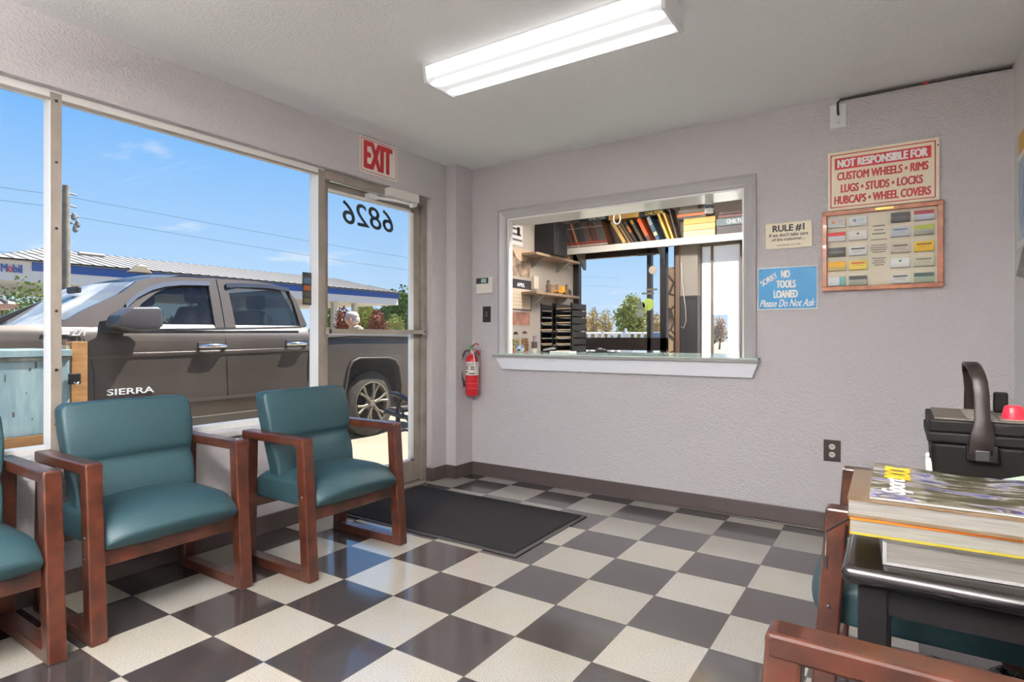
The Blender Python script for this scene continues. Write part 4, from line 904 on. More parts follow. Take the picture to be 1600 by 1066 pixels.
# toy truck and trinkets on the lower shelf
tt = thing('toy_truck', 'yellow toy truck with a cargo of trinkets on the lower office shelf', 'toy', (LX+.09, 1.58, 1.513))
x0 = LX+.055; YTOY = mat('toy_yellow', (226, 156, 30), .35)
MB().box(x0, x0+.07, 1.47, 1.60, 1.532, 1.552).build('bed', YTOY, tt, bevel=.002)
MB().hexa([(x0, 1.60, 1.532), (x0+.07, 1.60, 1.532), (x0+.07, 1.68, 1.532), (x0, 1.68, 1.532)], [(x0, 1.60, 1.60), (x0+.07, 1.60, 1.60), (x0+.07, 1.65, 1.60), (x0, 1.65, 1.60)]).build('cab', YTOY, tt, bevel=.003)
for yy in (1.50, 1.645):
    for xx in (x0-.002, x0+.060): MB().lathe([(.018, 0), (.018, .012)], (xx, yy, 1.531), 0, 16).build('wheel', BLACK, tt)
for k, (yy, h_, c_) in enumerate(((1.36, .13, (90, 70, 58)), (1.42, .09, (150, 120, 90)), (1.74, .12, (120, 96, 70)), (1.80, .07, (70, 56, 48)))):
    m = MB(); m.lathe([(.022, 0), (.026, .01), (.018, h_*.35), (.026, h_*.55), (.014, h_*.75), (.018, h_*.88), (.004, h_)], (LX+.10, yy, 1.513), 2, 14)
    m.build('trophy_figurine', mat('trophy', c_, .4), smooth=50, label=('dark brown figurine at the left of the toy truck', 'tan figurine just left of the toy truck', 'brass coloured figurine just right of the toy truck', 'short dark figurine at the right end of the lower shelf')[k], cat='figurine')
for k in range(3):
    m = MB(); a = .12+k*.05; m.tube([(LX+.09, 1.50+k*.05, 1.553), (LX+.085, 1.505+k*.05, 1.60+.01*k)], .016, 10)
    m.build('trinket', mat('trinket', ((140, 110, 84), (96, 84, 76), (190, 150, 100))[k], .5), label='%s trinket riding in the yellow toy truck' % ('brown', 'grey', 'cream')[k], cat='trinket')
# letter trays on the counter
CZ = .966
for si, (u0, u1, lb) in enumerate(((846, 864, 'left'), (868, 893, 'right'))):
    yy = .64 if si == 0 else .66
    a, b = on(u0, 540, 1, yy), on(u1, 540, 1, yy)
    wdt = max(.12, b.x-a.x); x0 = b.x-wdt
    for k in range(7):
        z0 = CZ+.001+k*.058
        t = thing('letter_tray', 'black letter tray in the %s stack on the office counter, %s' % (lb, ('lowest', 'second from bottom', 'third from bottom', 'middle one', 'third from top', 'second from top', 'topmost')[k]), 'letter tray', (x0+wdt/2, yy+.14, z0), 0, 'stacked letter trays')
        m = MB(); m.box(x0, x0+wdt, yy, yy+.27, z0, z0+.004); m.box(x0, x0+.004, yy, yy+.27, z0, z0+.05); m.box(x0+wdt-.004, x0+wdt, yy, yy+.27, z0, z0+.05); m.box(x0, x0+wdt, yy+.266, yy+.27, z0, z0+.05)
        m.box(x0, x0+.012, yy, yy+.012, z0, z0+.057); m.box(x0+wdt-.012, x0+wdt, yy, yy+.012, z0, z0+.057)
        m.build('tray', BLACK, t)
        if si == 1 or k in (1, 3, 4): MB().box(x0+.008, x0+wdt-.008, yy-.004, yy+.25, z0+.004, z0+.014).build('papers', mat('tray_papers', (190, 160, 128), .7), t)
# small things on the counter
def cpos(u, v=551): p = on(u, v, 2, CZ); return p
p = cpos(803, 553); jr = 0
for k, (u, yy, h_, c_, lb) in enumerate(((806, .60, .16, (196, 176, 130), 'tall jar of pale sweets at the left end of the office counter'), (820, .62, .165, (176, 130, 92), 'tall jar with amber contents on the office counter'))):
    c = on(u, 540, 1, yy); c.z = CZ
    t = thing('glass_jar', lb, 'jar', c)
    MB().lathe([(.030, .001), (.034, .006), (.034, h_*.75), (.026, h_*.88), (.018, h_*.92)], c, 2, 20).build('jar', CLEAR, t, smooth=40)
    MB().lathe([(.028, .004), (.030, .01), (.030, h_*.66), (.01, h_*.70)], c, 2, 16).build('contents', mat('jar_contents', c_, .5, var=(90, .35)), t, smooth=40)
    MB().lathe([(.020, h_*.92), (.020, h_*1.0), (.008, h_*1.06)], c, 2, 16).build('lid', mat('jar_lid', (96, 70, 54), .4), t)
c = on(813, 553, 1, .42); c.z = CZ
hm = thing('toy_helmet', 'small white and blue toy figure on the ledge in front of the jars', 'toy', c)
m = MB(); m.ball(c+Vector((0, 0, .026)), (.034, .026, .025), 16); m.build('shell', mat('toy_white', (222, 226, 232), .3), hm, smooth=60)
for s in (-1, 1): MB().hexa([c+Vector((s*.014, -.02, .035)), c+Vector((s*.034, -.02, .034)), c+Vector((s*.034, .0, .034)), c+Vector((s*.014, .0, .035))], [c+Vector((s*.026, -.014, .066)), c+Vector((s*.030, -.014, .066)), c+Vector((s*.030, -.006, .066)), c+Vector((s*.026, -.006, .066))]).build('ear', mat('toy_blue', (130, 150, 190), .35), hm)
MB().box(c.x-.012, c.x+.016, c.y-.030, c.y-.022, c.z+.012, c.z+.026).build('visor', mat('toy_dark', (70, 76, 90), .4), hm)
c = on(799, 551, 1, .45); c.z = CZ
MB().lathe([(.018, 0), (.022, .012), (.018, .026), (.006, .030)], c, 2, 16).build('red_button', RED, smooth=50, label='small red knob beside the white toy on the office ledge', cat='knob')
c = on(835, 553, 1, .50); c.z = CZ
t = thing('pen_cup', 'dark pen cup with a pale lower band on the office counter', 'pen cup', c)
MB().lathe([(.024, 0), (.024, .085), (.021, .085), (.021, .006)], c, 2, 18).build('cup', mat('cup_dark', (72, 58, 54), .5), t, smooth=40); MB().lathe([(.0247, .0), (.0247, .032)], c, 2, 18, cap=False).build('band', mat('cup_pale', (190, 180, 170), .5), t, smooth=40)
for k in range(3): MB().tube([c+Vector((.006*k-.006, 0, .01)), c+Vector((.012*k-.012, .004, .13))], .003, 6).build('pen', (BLACK, RED, BLUE)[k], label='%s pen standing in the dark pen cup' % ('black', 'red', 'blue')[k], cat='pen')
c = on(858, 551, 1, .50); c.z = CZ
t = thing('stapler', 'black stapler lying on the office counter in front of the trays', 'stapler', c)
MB().box(c.x-.055, c.x+.055, c.y-.014, c.y+.014, c.z, c.z+.008).build('base', BLACK, t, bevel=.002)
MB().prism([(c.x-.05, c.z+.012), (c.x+.055, c.z+.026), (c.x+.055, c.z+.040), (c.x+.03, c.z+.044), (c.x-.05, c.z+.026)], 1, c.y-.012, c.y+.012).build('arm', STEEL, t, bevel=.002)
c = on(880, 552, 1, .48); c.z = CZ
MB().box(c.x-.10, c.x+.07, c.y-.04, c.y+.09, c.z, c.z+.012).build('notepad', PAPER, label='white notepad lying on the office counter beside the stapler', cat='notepad', bevel=.001)
c = on(937, 549, 1, .70); c.z = CZ
t = thing('phone_headset', 'small dark gadget on the office counter below the window bar', 'gadget', c)
MB().box(c.x-.10, c.x+.12, c.y-.03, c.y+.05, c.z, c.z+.008).build('base', BLACK, t, bevel=.003)
m = MB(); m.ball(c+Vector((0, 0, .018)), (.035, .03, .022)); m.ball(c+Vector((.03, .01, .014)), (.03, .025, .016)); m.build('body', mat('gadget_dark', (44, 40, 40), .4), t, smooth=60)
# stickers and charms on the office window
ST = [(1013, 476, 9.5, (150, 170, 80), 'round green sticker on the office window mullion'), (1002, 478, 6.5, (100, 110, 100), 'small grey-green disc left of the green sticker'), (1000, 491, 7, (112, 116, 108), 'grey hexagonal sticker below the green sticker'), (1020, 422, 6.5, (170, 160, 146), 'pale bell shaped sticker near the top of the mullion')]
for u, v, r, c_, lb in ST:
    c = on(u, v, 1, OYF-.026); rr = r/922.46*((c-CAM).dot(_F))
    MB().lathe([(rr, 0), (rr*.98, -.004)], c, 1, 6 if 'hexa' in lb else 24).build('window_sticker', mat('sticker', c_, .5), label=lb, cat='sticker', group='stickers on the office window')
for u0, u1, v, lb in ((996, 1025, 399, 'grey lettered strip at the top of the office window'), (1003, 1022, 459, 'dark bar charm across the office window mullion'), (1010, 1027, 453, 'short grey strip above the dark bar charm')):
    a, b = on(u0, v, 1, OYF-.03), on(u1, v, 1, OYF-.03)
    MB().box(a.x, b.x, OYF-.034, OYF-.026, a.z-.010, a.z+.010).build('window_strip', mat('strip_grey', (104, 100, 96), .5), label=lb, cat='sticker')
# unseen office ceiling lamp, added to brighten the office
ceiling_light((1.0, .95, H-.09), 'added unseen fluorescent light on the office ceiling above the service opening', OFFICE_FILL_LENS)

# ------------------------------------------------------------ outdoors: ground
GZ = -.15
ASPH = mat('sunlit_concrete', (140, 128, 108), .9, var=(.7, .07), bump=(30, .3, .01))
struct('ground', MB().box(-140, 60, -60, 160, GZ-.3, GZ), ASPH)
struct('walkway', MB().box(-1.05, XL-.15, -7, YB+2, GZ, GZ+.10).box(XL-.15, 6, OYF+.14, OYF+1.4, GZ, GZ+.05), mat('walkway_concrete', (150, 146, 140), .9, var=(6, .06)))
struct('wall_exterior', MB().box(XL-.3, XL-.15, -7.5, YF, 0, 3.0).box(XL-.3, XR+.4, YF-.4, YF-.1, GZ, 3.0).box(XR+.1, XR+.4, YF, YB+2.2, GZ, 3.0), WALL)
struct('roof', MB().box(XL-.35, XR+.4, YF-.4, OYF+.3, H+.12, H+.5), mat('roofing', (190, 186, 180), .8))

# ------------------------------------------------------------ pickup truck parked along the window
tk = thing('pickup_truck', 'dusty grey brown four-door pickup truck parked outside along the window', 'truck', (-3.75, 0, GZ))
PAINT = mat('truck_paint', (80, 72, 66), .36, metal=.35, var=(1.6, .06), coat=.25, spec=.5)
DARKP = mat('truck_black_plastic', (38, 37, 37), .55)
SEAM = mat('truck_seam', (16, 15, 15), .8)
TNX, TFX = -2.75, -4.75
def bulge(z):
    pts = [(-.2, -.09), (.22, -.075), (.34, -.02), (.50, -.002), (.62, .0), (.80, -.004), (.95, .0), (1.05, -.006), (1.12, -.03), (1.19, -.075), (1.4, -.2)]
    for (a, p), (b, q) in zip(pts, pts[1:]):
        if z <= b: return p+(q-p)*max(0, (z-a)/(b-a))
    return -.2
ZL = (.22, .34, .50, .62, .80, .95, 1.05, 1.12, 1.16, 1.19)
def shell(poly, x0, x1):
    m = MB().prism(poly, 0, x0, x1)
    for z in ZL: bmesh.ops.bisect_plane(m.bm, geom=m.bm.verts[:]+m.bm.edges[:]+m.bm.faces[:], plane_co=(0, 0, z), plane_no=(0, 0, 1))
    for v in m.bm.verts:
        if abs(v.co.x-TNX) < .004: v.co.x += bulge(v.co.z)
        elif abs(v.co.x-TFX) < .004: v.co.x -= bulge(v.co.z)
    return m
RW, FW, WZ, WR = 1.575, -2.06, .262, .41
def arch(c, r=.50):
    return [(c+r*math.cos(PI*k/14), max(.20, WZ+r*math.sin(PI*k/14))) for k in range(14, -1, -1)]
def sq_arch(c): return [(c-.50, .20), (c-.475, .45), (c-.42, .72), (c-.36, .80), (c-.25, .835), (c+.25, .825), (c+.36, .79), (c+.43, .70), (c+.475, .45), (c+.49, .20)]
front = [(-2.98, .30), (-3.02, .55), (-3.0, .95), (-2.90, 1.08), (-2.55, 1.15), (-1.62, 1.20), (.62, 1.215), (.64, .20)] + [(p[0], p[1]) for p in sq_arch(FW)[::-1]] + [(-2.6, .25)]
shell(front, TNX, TFX).build('cab_body', PAINT, tk, smooth=25)
bed = [(.66, .24), (.66, 1.13), (2.86, 1.13), (2.90, .95), (2.88, .35), (2.6, .28)] + sq_arch(RW)[::-1]
shell(bed, TNX, TNX-.10).build('bed_side', PAINT, tk, smooth=25)
shell(bed, TFX, TFX+.10).build('bed_side', PAINT, tk, smooth=25)
MB().box(TFX+.1, TNX-.1, .66, 2.85, .50, .56).build('bed_floor', DARKP, tk)
MB().box(TFX+.1, TNX-.1, 2.80, 2.86, .50, 1.12).build('tailgate', PAINT, tk, bevel=.01)
MB().box(TFX+.1, TNX-.1, .66, .72, .50, 1.13).build('bed_front_panel', PAINT, tk)
MB().box(TFX+.05, TNX-.05, 2.84, 3.02, .30, .52).build('rear_bumper', CHROME, tk, bevel=.03, seg=3)
MB().box(TFX+.03, TNX-.03, -3.10, -2.93, .22, .52).build('front_bumper', CHROME, tk, bevel=.04, seg=3)
for s in (TNX-.085, TFX+.035): MB().box(s, s+.05, .70, 2.82, 1.128, 1.15).build('bed_rail_cap', DARKP, tk, bevel=.008)
MB().box(TFX+.25, TNX-.25, -2.9, 2.8, .05, .3).build('chassis', DARKP, tk)
# black bed stripe recess and wheel arch flares
m = MB(); m.tube([(TNX+.004, y, z) for y, z in ((.78, 1.06), (.86, 1.085), (1.2, 1.10), (2.2, 1.09), (2.45, 1.07))], .014, 8); m.build('bed_upper_groove', SEAM, tk, smooth=60)
for c in (RW, FW):
    MB().strip([(TNX+.008+bulge(z)*.6, y, z) for y, z in sq_arch(c)], .016, .022, (0.2, .3, 1) if 0 else (1, 0, 0)).build('wheel_arch_trim', mat('arch_trim', (78, 71, 65), .5), tk, smooth=60, bevel=.003, seg=1)
    MB().box(TNX-.55, TNX-.10, c-.50, c+.50, .22, .86).build('wheel_well', SEAM, tk) if c == RW else MB().box(TNX-.56, TNX-.52, c-.49, c+.48, .22, .82).build('wheel_well', SEAM, tk)
def wheel(cy, x_out, side):
    W_ = thing('tmp', '', '', (x_out, cy, WZ)); bpy.data.objects.remove(W_); WM.pop(W_, None)
    c = Vector((x_out, cy, WZ)); s = side
    tr = [(WR-.15, 0), (WR-.06, -.005*s), (WR-.03, .02*s*-1), (WR-.004, -.045*s), (WR, -.08*s), (WR, -.20*s), (WR-.01, -.235*s), (WR-.05, -.265*s), (WR-.16, -.27*s)]
    m = MB().lathe(tr, c, 0, 48, cap=False)
    for k in range(48):
        a = 2*PI*k/48; mm = MB()
    ti = m.build('tire', mat('tire_rubber', (63, 58, 53), .9, var=(14, .12), bump=(60, .4, .006)), tk, smooth=30)
    RIM = MATS.get('rim_alloy') or mat('rim_alloy', (127, 120, 104), .4, metal=.5, var=(8, .06))
    MB().lathe([(.275, -.0*s), (.262, .004*s), (.250, -.012*s), (.246, -.05*s), (.235, -.20*s)], c, 0, 40, cap=False).build('rim_barrel', RIM, ti, smooth=40)
    MB().lathe([(.240, -.075*s), (.06, -.07*s)], c, 0, 32).build('brake_disc', mat('brake_dark', (50, 46, 42), .6, metal=.3), ti)
    for k in range(6):
        a = 2*PI*k/6+.26; sp = MB()
        for d in (-.16, .16):
            p0 = c+Vector((-.018*s, .05*math.cos(a), .05*math.sin(a))); p1 = c+Vector((-.010*s, .15*math.cos(a+d*.55), .15*math.sin(a+d*.55))); p2 = c+Vector((-.004*s, .252*math.cos(a+d*1.15), .252*math.sin(a+d*1.15)))
            sp.tube([p0, p1, p2], [.022, .015, .020], 8)
        sp.build('spoke', RIM, ti, smooth=50)
    MB().lathe([(.085, -.035*s), (.075, -.012*s), (.045, -.006*s), (.040, .004*s), (.02, .006*s)], c, 0, 24).build('hub', RIM, ti, smooth=40)
    for k in range(6):
        a = 2*PI*k/6; MB().lathe([(.010, -.012*s), (.010, .003*s)], c+Vector((0, .062*math.cos(a), .062*math.sin(a))), 0, 8).build('lug_nut', SEAM, ti)
    return ti
for cy in (RW, FW):
    wheel(cy, TNX-.035, 1); wheel(cy, TFX+.035, -1)
# greenhouse: tumblehome side frames with window openings
def gx(z): return TNX-.062-(z-1.17)*.34
def gp(u, v):
    p = on(u, v, 0, TNX-.06)
    for _ in range(6): p = on(u, v, 0, gx(p.z))
    return (p.y, p.z)
def gplate(pts, th=.05, off=0, far=False):
    m = MB(); f = (lambda x: TNX+TFX-x) if far else (lambda x: x)
    m.hexa([(f(gx(z)+off), y, z) for y, z in pts], [(f(gx(z)+off-th), y, z) for y, z in pts]); return m
A0 = (-1.72, 1.185); WB = 1.175; ROOFZ = 1.672
fw = [gp(203, 513.5), gp(207, 493), gp(222, 474), gp(243, 458), gp(262, 450), gp(285, 446.5), gp(326, 446.5), gp(337, 513)]     # front door window outline
rw = [gp(369, 512.5), gp(356.5, 453), gp(372, 450), (gp(450, 455)[0], gp(450, 455)[1]), gp(458, 472), gp(469.5, 509)]
fw[0] = (fw[0][0], WB); fw[-1] = (fw[-1][0], WB+.005); rw[0] = (rw[0][0], WB+.01); rw[-1] = (rw[-1][0], WB+.03)
out_front = [(-1.72, 1.185), (-1.55, 1.30), gp(190, 458), gp(214, 440), gp(245, 433.5), gp(290, 433)]
out_rear = [gp(400, 440), (.30, 1.665), (.47, 1.63), (.56, 1.50), (.63, 1.22)]
for far in (False, True):
    # frame pieces: A pillar, roof rail, B pillar, C pillar
    for nm, poly in (('a_pillar', [out_front[0], out_front[1], out_front[2], out_front[3], fw[3], fw[2], fw[1], fw[0], (-1.3, 1.15), (-1.7, 1.15)]),
                     ('roof_rail', [out_front[3], out_front[4], out_front[5], (-.4, ROOFZ), out_rear[0], out_rear[1], out_rear[2], rw[3], rw[2], rw[1], fw[6], fw[5], fw[4], fw[3]]),
                     ('b_pillar', [fw[7], fw[6], rw[1], rw[0]]),
                     ('c_pillar', [rw[5], rw[4], rw[3], out_rear[2], out_rear[3], out_rear[4]])):
        gplate(poly, far=far).build(nm, PAINT, tk)
    gplate(fw, .006, -.022, far).build('door_glass', CGLASS, tk); gplate(rw, .006, -.022, far).build('door_glass', CGLASS, tk)
x1, x2 = gx(ROOFZ), TNX+TFX-gx(ROOFZ)
rf = MB(); ny = 12; nx = 10; G = []
ya_, yb_ = out_front[3][0]+.0, out_rear[2][0]
for i in range(ny+1):
    a = i/ny; y = ya_+(yb_-ya_)*a; zedge = out_front[3][1]+(ROOFZ-out_front[3][1])*min(1, a*4)-.03*max(0, a-.75)/.25
    G.append([rf.bm.verts.new((x1+(x2-x1)*j/nx, y-.13*math.sin(PI*j/nx)*(a < .01)*-1, zedge+.045*math.sin(PI*j/nx)*min(1, .45+a*3))) for j in range(nx+1)])
for i in range(ny):
    for j in range(nx): rf.bm.faces.new((G[i][j], G[i+1][j], G[i+1][j+1], G[i][j+1]))
rf.build('roof_panel', PAINT, tk, smooth=60)
# windscreen and rear window
wsb, wst = (-1.60, 1.195), (out_front[3][0]+.0, out_front[3][1])
m = MB(); G = []
for i in range(7):
    a = i/6; G.append([])
    for j in range(11):
        q = j/10; z = wsb[1]+(wst[1]-wsb[1])*a+.02*math.sin(PI*q)*a
        xn = gx(z)-.05; xf_ = TNX+TFX-xn
        G[-1].append(m.bm.verts.new((xn+(xf_-xn)*q, wsb[0]+(wst[0]-wsb[0])*a-.10*math.sin(PI*q)*(1-a)+.10*q*0, z)))
for i in range(6):
    for j in range(10): m.bm.faces.new((G[i][j], G[i+1][j], G[i+1][j+1], G[i][j+1]))
m.build('windscreen', WSGLASS, tk, smooth=60)
m = MB(); m.hexa([(gx(1.22)-.1, .62, 1.22), (TNX+TFX-gx(1.22)+.1, .62, 1.22), (TNX+TFX-gx(1.62)+.1, .44, 1.62), (gx(1.62)-.1, .44, 1.62)], [(gx(1.22)-.1, .626, 1.22), (TNX+TFX-gx(1.22)+.1, .626, 1.22), (TNX+TFX-gx(1.62)+.1, .446, 1.62), (gx(1.62)-.1, .446, 1.62)])
m.build('rear_window', CGLASS, tk)
# window visors, belt strip, seams
vis = mat('visor_smoke', (96, 100, 108), .12, coat=.6)
def vstrip(pts, name, M, w=.028, off=.012):
    m = MB(); m.strip([(gx(z)+off, y, z) for y, z in pts], w, .012, (-.34, 0, 1)); return m.build(name, M, tk, smooth=60)
vstrip([gp(196, 478), gp(214, 461.5), gp(236, 450), gp(258, 444.5), gp(285, 442.5), gp(327, 443.5)], 'window_visor', vis, .022)
vstrip([gp(352, 446.5), gp(380, 446), gp(420, 448), gp(450, 453)], 'window_visor', mat('visor_dark', (60, 62, 68), .12, coat=.6), .022)
vstrip([gp(451, 456), gp(456, 480), gp(464, 509)], 'quarter_glass_bar', DARKP, .012, .004)
m = MB(); m.strip([(TNX-.036, y, z) for y, z in ((-1.27, 1.150), (-.37, 1.168), (.52, 1.198))], .010, .02, (0, 0, 1)); m.build('belt_moulding', CHROME, tk)
m = MB(); m.strip([(TNX+.004, y, z) for y, z in ((-1.50, .505), (.58, .505))], .014, .016, (0, 0, 1)); m.build('door_moulding', mat('moulding_grey', (98, 92, 86), .35, metal=.6), tk)
m = MB(); m.strip([(TNX-.03, y, z) for y, z in ((-1.50, .30), (.62, .30))], .05, .05, (0, 0, 1)); m.build('side_step', mat('step_grey', (83, 78, 70), .4, metal=.4), tk, bevel=.01)
def seam(pts): return MB().tube([(TNX+.0005+bulge(z), y, z) for y, z in pts], .0045, 6).build('panel_seam', SEAM, tk)
seam([(-1.50, .24), (-1.50, .50), (-1.50, .80), (-1.56, 1.05), (-1.60, 1.15)]); seam([(-.35, .24), (-.35, .50), (-.36, .80), (-.37, 1.05), (-.37, 1.16)]); seam([(.58, .24), (.58, .62), (.60, .95), (.60, 1.16)]); seam([(.655, .26), (.655, .62), (.655, .95), (.655, 1.10)])
m = MB(); m.tube([(gx(z)+.001, y, z) for y, z in (gp(338, 437), gp(344, 465), gp(352, 512))], .0045, 6); m.build('panel_seam', SEAM, tk)
# shoulder crease
for pts in ([(-2.9, .93), (-1.5, .935), (-.35, .945), (.6, .96)],):
    m = MB(); m.strip([(TNX+.000, y, z) for y, z in pts], .018, .012, (0, 0, 1)); m.build('body_crease', PAINT, tk, bevel=.004, smooth=60)
# handles, mirror, fuel door, lettering, antenna
def hand(u0, u1, v0, v1):
    a, b = on(u0, v0, 0, TNX), on(u1, v1, 0, TNX); y0, y1, z1, z0 = a.y, b.y, a.z, b.z; zc = (z0+z1)/2
    MB().box(TNX-.006, TNX+.001, y0-.01, y1+.01, z0-.02, z1+.006).build('handle_recess', DARKP, tk, bevel=.006)
    MB().tube([(TNX+.004, y0, zc), (TNX+.036, y0+.03, zc+.004), (TNX+.040, (y0+y1)/2, zc+.006), (TNX+.036, y1-.03, zc+.004), (TNX+.004, y1, zc)], [.012, .018, .018, .018, .014], 10).build('door_handle', CHROME, tk, smooth=60)
hand(311, 353, 536, 547); hand(448, 478, 532, 544)
my = on(215, 495, 0, TNX+.15).y
mr = MB(); mr.prism([(my-.20, 1.17), (my-.18, 1.26), (my-.08, 1.335), (my+.12, 1.345), (my+.155, 1.325), (my+.16, 1.19), (my+.13, 1.150), (my-.05, 1.140)], 0, TNX+.03, TNX+.25)
mb_ = mr.build('side_mirror', mat('mirror_shell', (84, 82, 84), .35, metal=.3), tk, bevel=.025, seg=3, smooth=50)
MB().hexa([(TNX-.08, my-.20, 1.12), (TNX+.05, my-.16, 1.12), (TNX+.05, my-.02, 1.12), (TNX-.08, my-.02, 1.12)], [(TNX-.09, my-.20, 1.22), (TNX+.05, my-.14, 1.24), (TNX+.05, my-.03, 1.24), (TNX-.09, my-.06, 1.22)]).build('mirror_arm', DARKP, mb_, bevel=.01)
MB().box(TNX+.05, TNX+.23, my+.157, my+.164, 1.18, 1.32).build('mirror_glass', mat('mirror', (170, 178, 186), .05, metal=1), mb_)
a, b = on(167, 613, 0, TNX+.002), on(240, 601, 0, TNX+.002)
SILV = mat('silver_badge', (222, 222, 222), .35, metal=.2)
text('model_lettering', 'SIERRA', SILV, tk, (TNX+.003, (a.y+b.y)/2, .632), (0, 1, 0), UP, b.y-a.y, .050, bold=.03, depth=.006)
a, b = on(112, 523, 0, TNX), on(134, 513, 0, TNX)
text('badge_lettering', 'Z71', SILV, tk, (TNX-.006, (a.y+b.y)/2, (a.z+b.z)/2-.005), (0, 1, 0), UP, b.y-a.y, .055, bold=.05, shear=.2, depth=.008)
MB().box(TNX-.02, TNX-.004, a.y-.18, a.y-.01, a.z-.0, a.z+.025).build('badge_bar', SILV, tk)
an = MB(); ay = on(215, 430, 0, -3.3).y
an.hexa([(-3.33, ay-.10, ROOFZ+.02), (-3.25, ay-.10, ROOFZ+.02), (-3.25, ay+.12, ROOFZ+.02), (-3.33, ay+.12, ROOFZ+.02)], [(-3.31, ay-.01, ROOFZ+.10), (-3.27, ay-.01, ROOFZ+.10), (-3.27, ay+.06, ROOFZ+.10), (-3.31, ay+.06, ROOFZ+.10)])
an.build('roof_antenna', mat('antenna_tan', (120, 110, 90), .4), tk, bevel=.01)
MB().box(TNX-.12, TNX-.01, 2.82, 2.89, .62, 1.05).build('tail_light', mat('tail_red', (150, 20, 24), .2, coat=.5), tk, bevel=.01)
MB().box(TFX+.01, TFX+.12, 2.82, 2.89, .62, 1.05).build('tail_light', MATS['tail_red'], tk, bevel=.01)
for s in (TNX-.35, TFX+.02): MB().box(s, s+.33, -3.03, -2.95, .72, .95).build('headlight', CLEAR, tk, bevel=.02)
MB().box(TFX+.4, TNX-.4, -3.05, -2.97, .60, 1.0).build('grille', DARKP, tk, bevel=.02)
# cabin: dash, seats with printed covers, steering wheel
CAMO = mat('printed_seat_cover', (40, 34, 36), .8, var=(11, 0), c2=(150, 84, 104))
MB().box(TFX+.25, TNX-.25, -1.62, -1.28, 1.10, 1.235).build('dashboard', DARKP, tk, bevel=.04, seg=3)
for nm, xc, ys in (('driver', -3.22, -.52), ('passenger', -4.25, -.52)):
    bt = MB().hexa([(xc-.25, ys-.06, 1.15), (xc+.25, ys-.06, 1.15), (xc+.25, ys+.10, 1.15), (xc-.25, ys+.10, 1.15)], [(xc-.20, ys+.03, 1.40), (xc+.20, ys+.03, 1.40), (xc+.20, ys+.14, 1.40), (xc-.20, ys+.14, 1.40)]).build('seat_back', CAMO, tk, bevel=.03, seg=3, smooth=60)
    MB().box(xc-.14, xc+.14, ys+.04, ys+.16, 1.43, 1.63).build('headrest', CAMO, bt, bevel=.05, seg=4, smooth=60)
    for s in (-.06, .06): MB().tube([(xc+s, ys+.09, 1.38), (xc+s, ys+.10, 1.45)], .008, 6).build('headrest_post', STEEL, bt)
MB().box(TFX+.35, TNX-.35, .15, .32, 1.15, 1.38).build('rear_seat_back', mat('rear_seat', (52, 48, 48), .8), tk, bevel=.04, seg=3, smooth=60)
for xc in (-3.25, -4.25): MB().box(xc-.13, xc+.13, .22, .33, 1.39, 1.55).build('rear_headrest', MATS['rear_seat'], tk, bevel=.04, seg=3, smooth=60)
sw_ = [Vector((-3.25+.19*math.cos(2*PI*k/24), -1.16-.06*math.sin(2*PI*k/24), 1.14+.17*math.sin(2*PI*k/24))) for k in range(24)]
MB().tube(sw_, .016, 8, closed=True).tube([sw_[0], sw_[12]], .014, 8).build('steering_wheel', DARKP, tk, smooth=60)
MB().box(-3.86, -3.62, -1.30, -1.26, 1.50, 1.56).build('rear_view_mirror', DARKP, tk, bevel=.012)

# ------------------------------------------------------------ teal box, bench
PX = -1.15
def pp(u, v): return on(u, v, 0, PX)
y1 = pp(109, 560).y; zt_ = pp(60, 548).z; zb_ = pp(60, 680).z
tealp = mat('weathered_teal_paint', (98, 122, 130), .7, var=(5, 0, (1, 5, 1)), c2=(122, 144, 148))
ply = wood('bare_plywood', (142, 100, 58), (164, 122, 72), .6, (3, 3, 12), 0)
bx = thing('wooden_chest', 'weathered teal painted wooden chest outside at the left window', 'chest', (PX-.3, y1-.7, GZ+.1))
y0 = y1-1.35
MB().box(PX-.55, PX, y0, y1, zb_, zt_).build('body', tealp, bx, bevel=.006)
MB().box(PX-.56, PX+.012, y0-.01, y1+.008, zt_-.035, zt_+.004).build('lid', tealp, bx, bevel=.004)
MB().box(PX-.002, PX+.010, y0, y1-.004, zt_-.055, zt_-.036).build('dark_lid_gap', mat('grime', (60, 62, 58), .8, var=(30, .4)), bx)
MB().box(PX-.02, PX+.006, y0, y1-.02, zb_-.10, zb_).build('bottom_rail', ply, bx, bevel=.003)
MB().box(PX-.53, PX-.02, y0+.02, y1-.02, zb_-.06, zb_).build('base', mat('chest_base', (90, 88, 84), .8), bx)
for yy in (y0+.03, y1-.10):
    for xx in (PX-.52, PX-.08): MB().box(xx, xx+.06, yy, yy+.06, GZ+.0, zb_-.05).build('leg', tealp, bx)
m = MB(); mm = random.Random(5)
for k in range(26):
    yy = y1-.05-mm.random()**1.3*.55; zz = zb_+.02+mm.random()*(zt_-zb_-.1); m.box(PX-.001, PX+.0012, yy, yy+.004+.010*mm.random(), zz, zz+.01+.05*mm.random()**2)
m.build('paint_chips', mat('chip_black', (58, 60, 58), .8), bx)['kind'] = 'stuff'
a, b = on(118, 537, 0, PX-.06), on(137, 610, 0, PX-.06)
MB().box(PX-.14, PX-.06, y1+.03, b.y, GZ+.1, pp(128, 534).z).build('wooden_post', ply, bx, bevel=.003)
MB().box(PX-.15, PX-.065, y1+.006, y1+.028, GZ+.1, pp(120, 540).z).build('weathered_board', wood('grey_board', (150, 132, 108), (172, 150, 122), .7, (3, 3, 12), 0), bx)
lt = pp(112, 592)
MB().box(PX+.008, PX+.028, y1-.012, y1+.045, lt.z-.03, lt.z+.03).build('latch', BLACK, bx, bevel=.004)
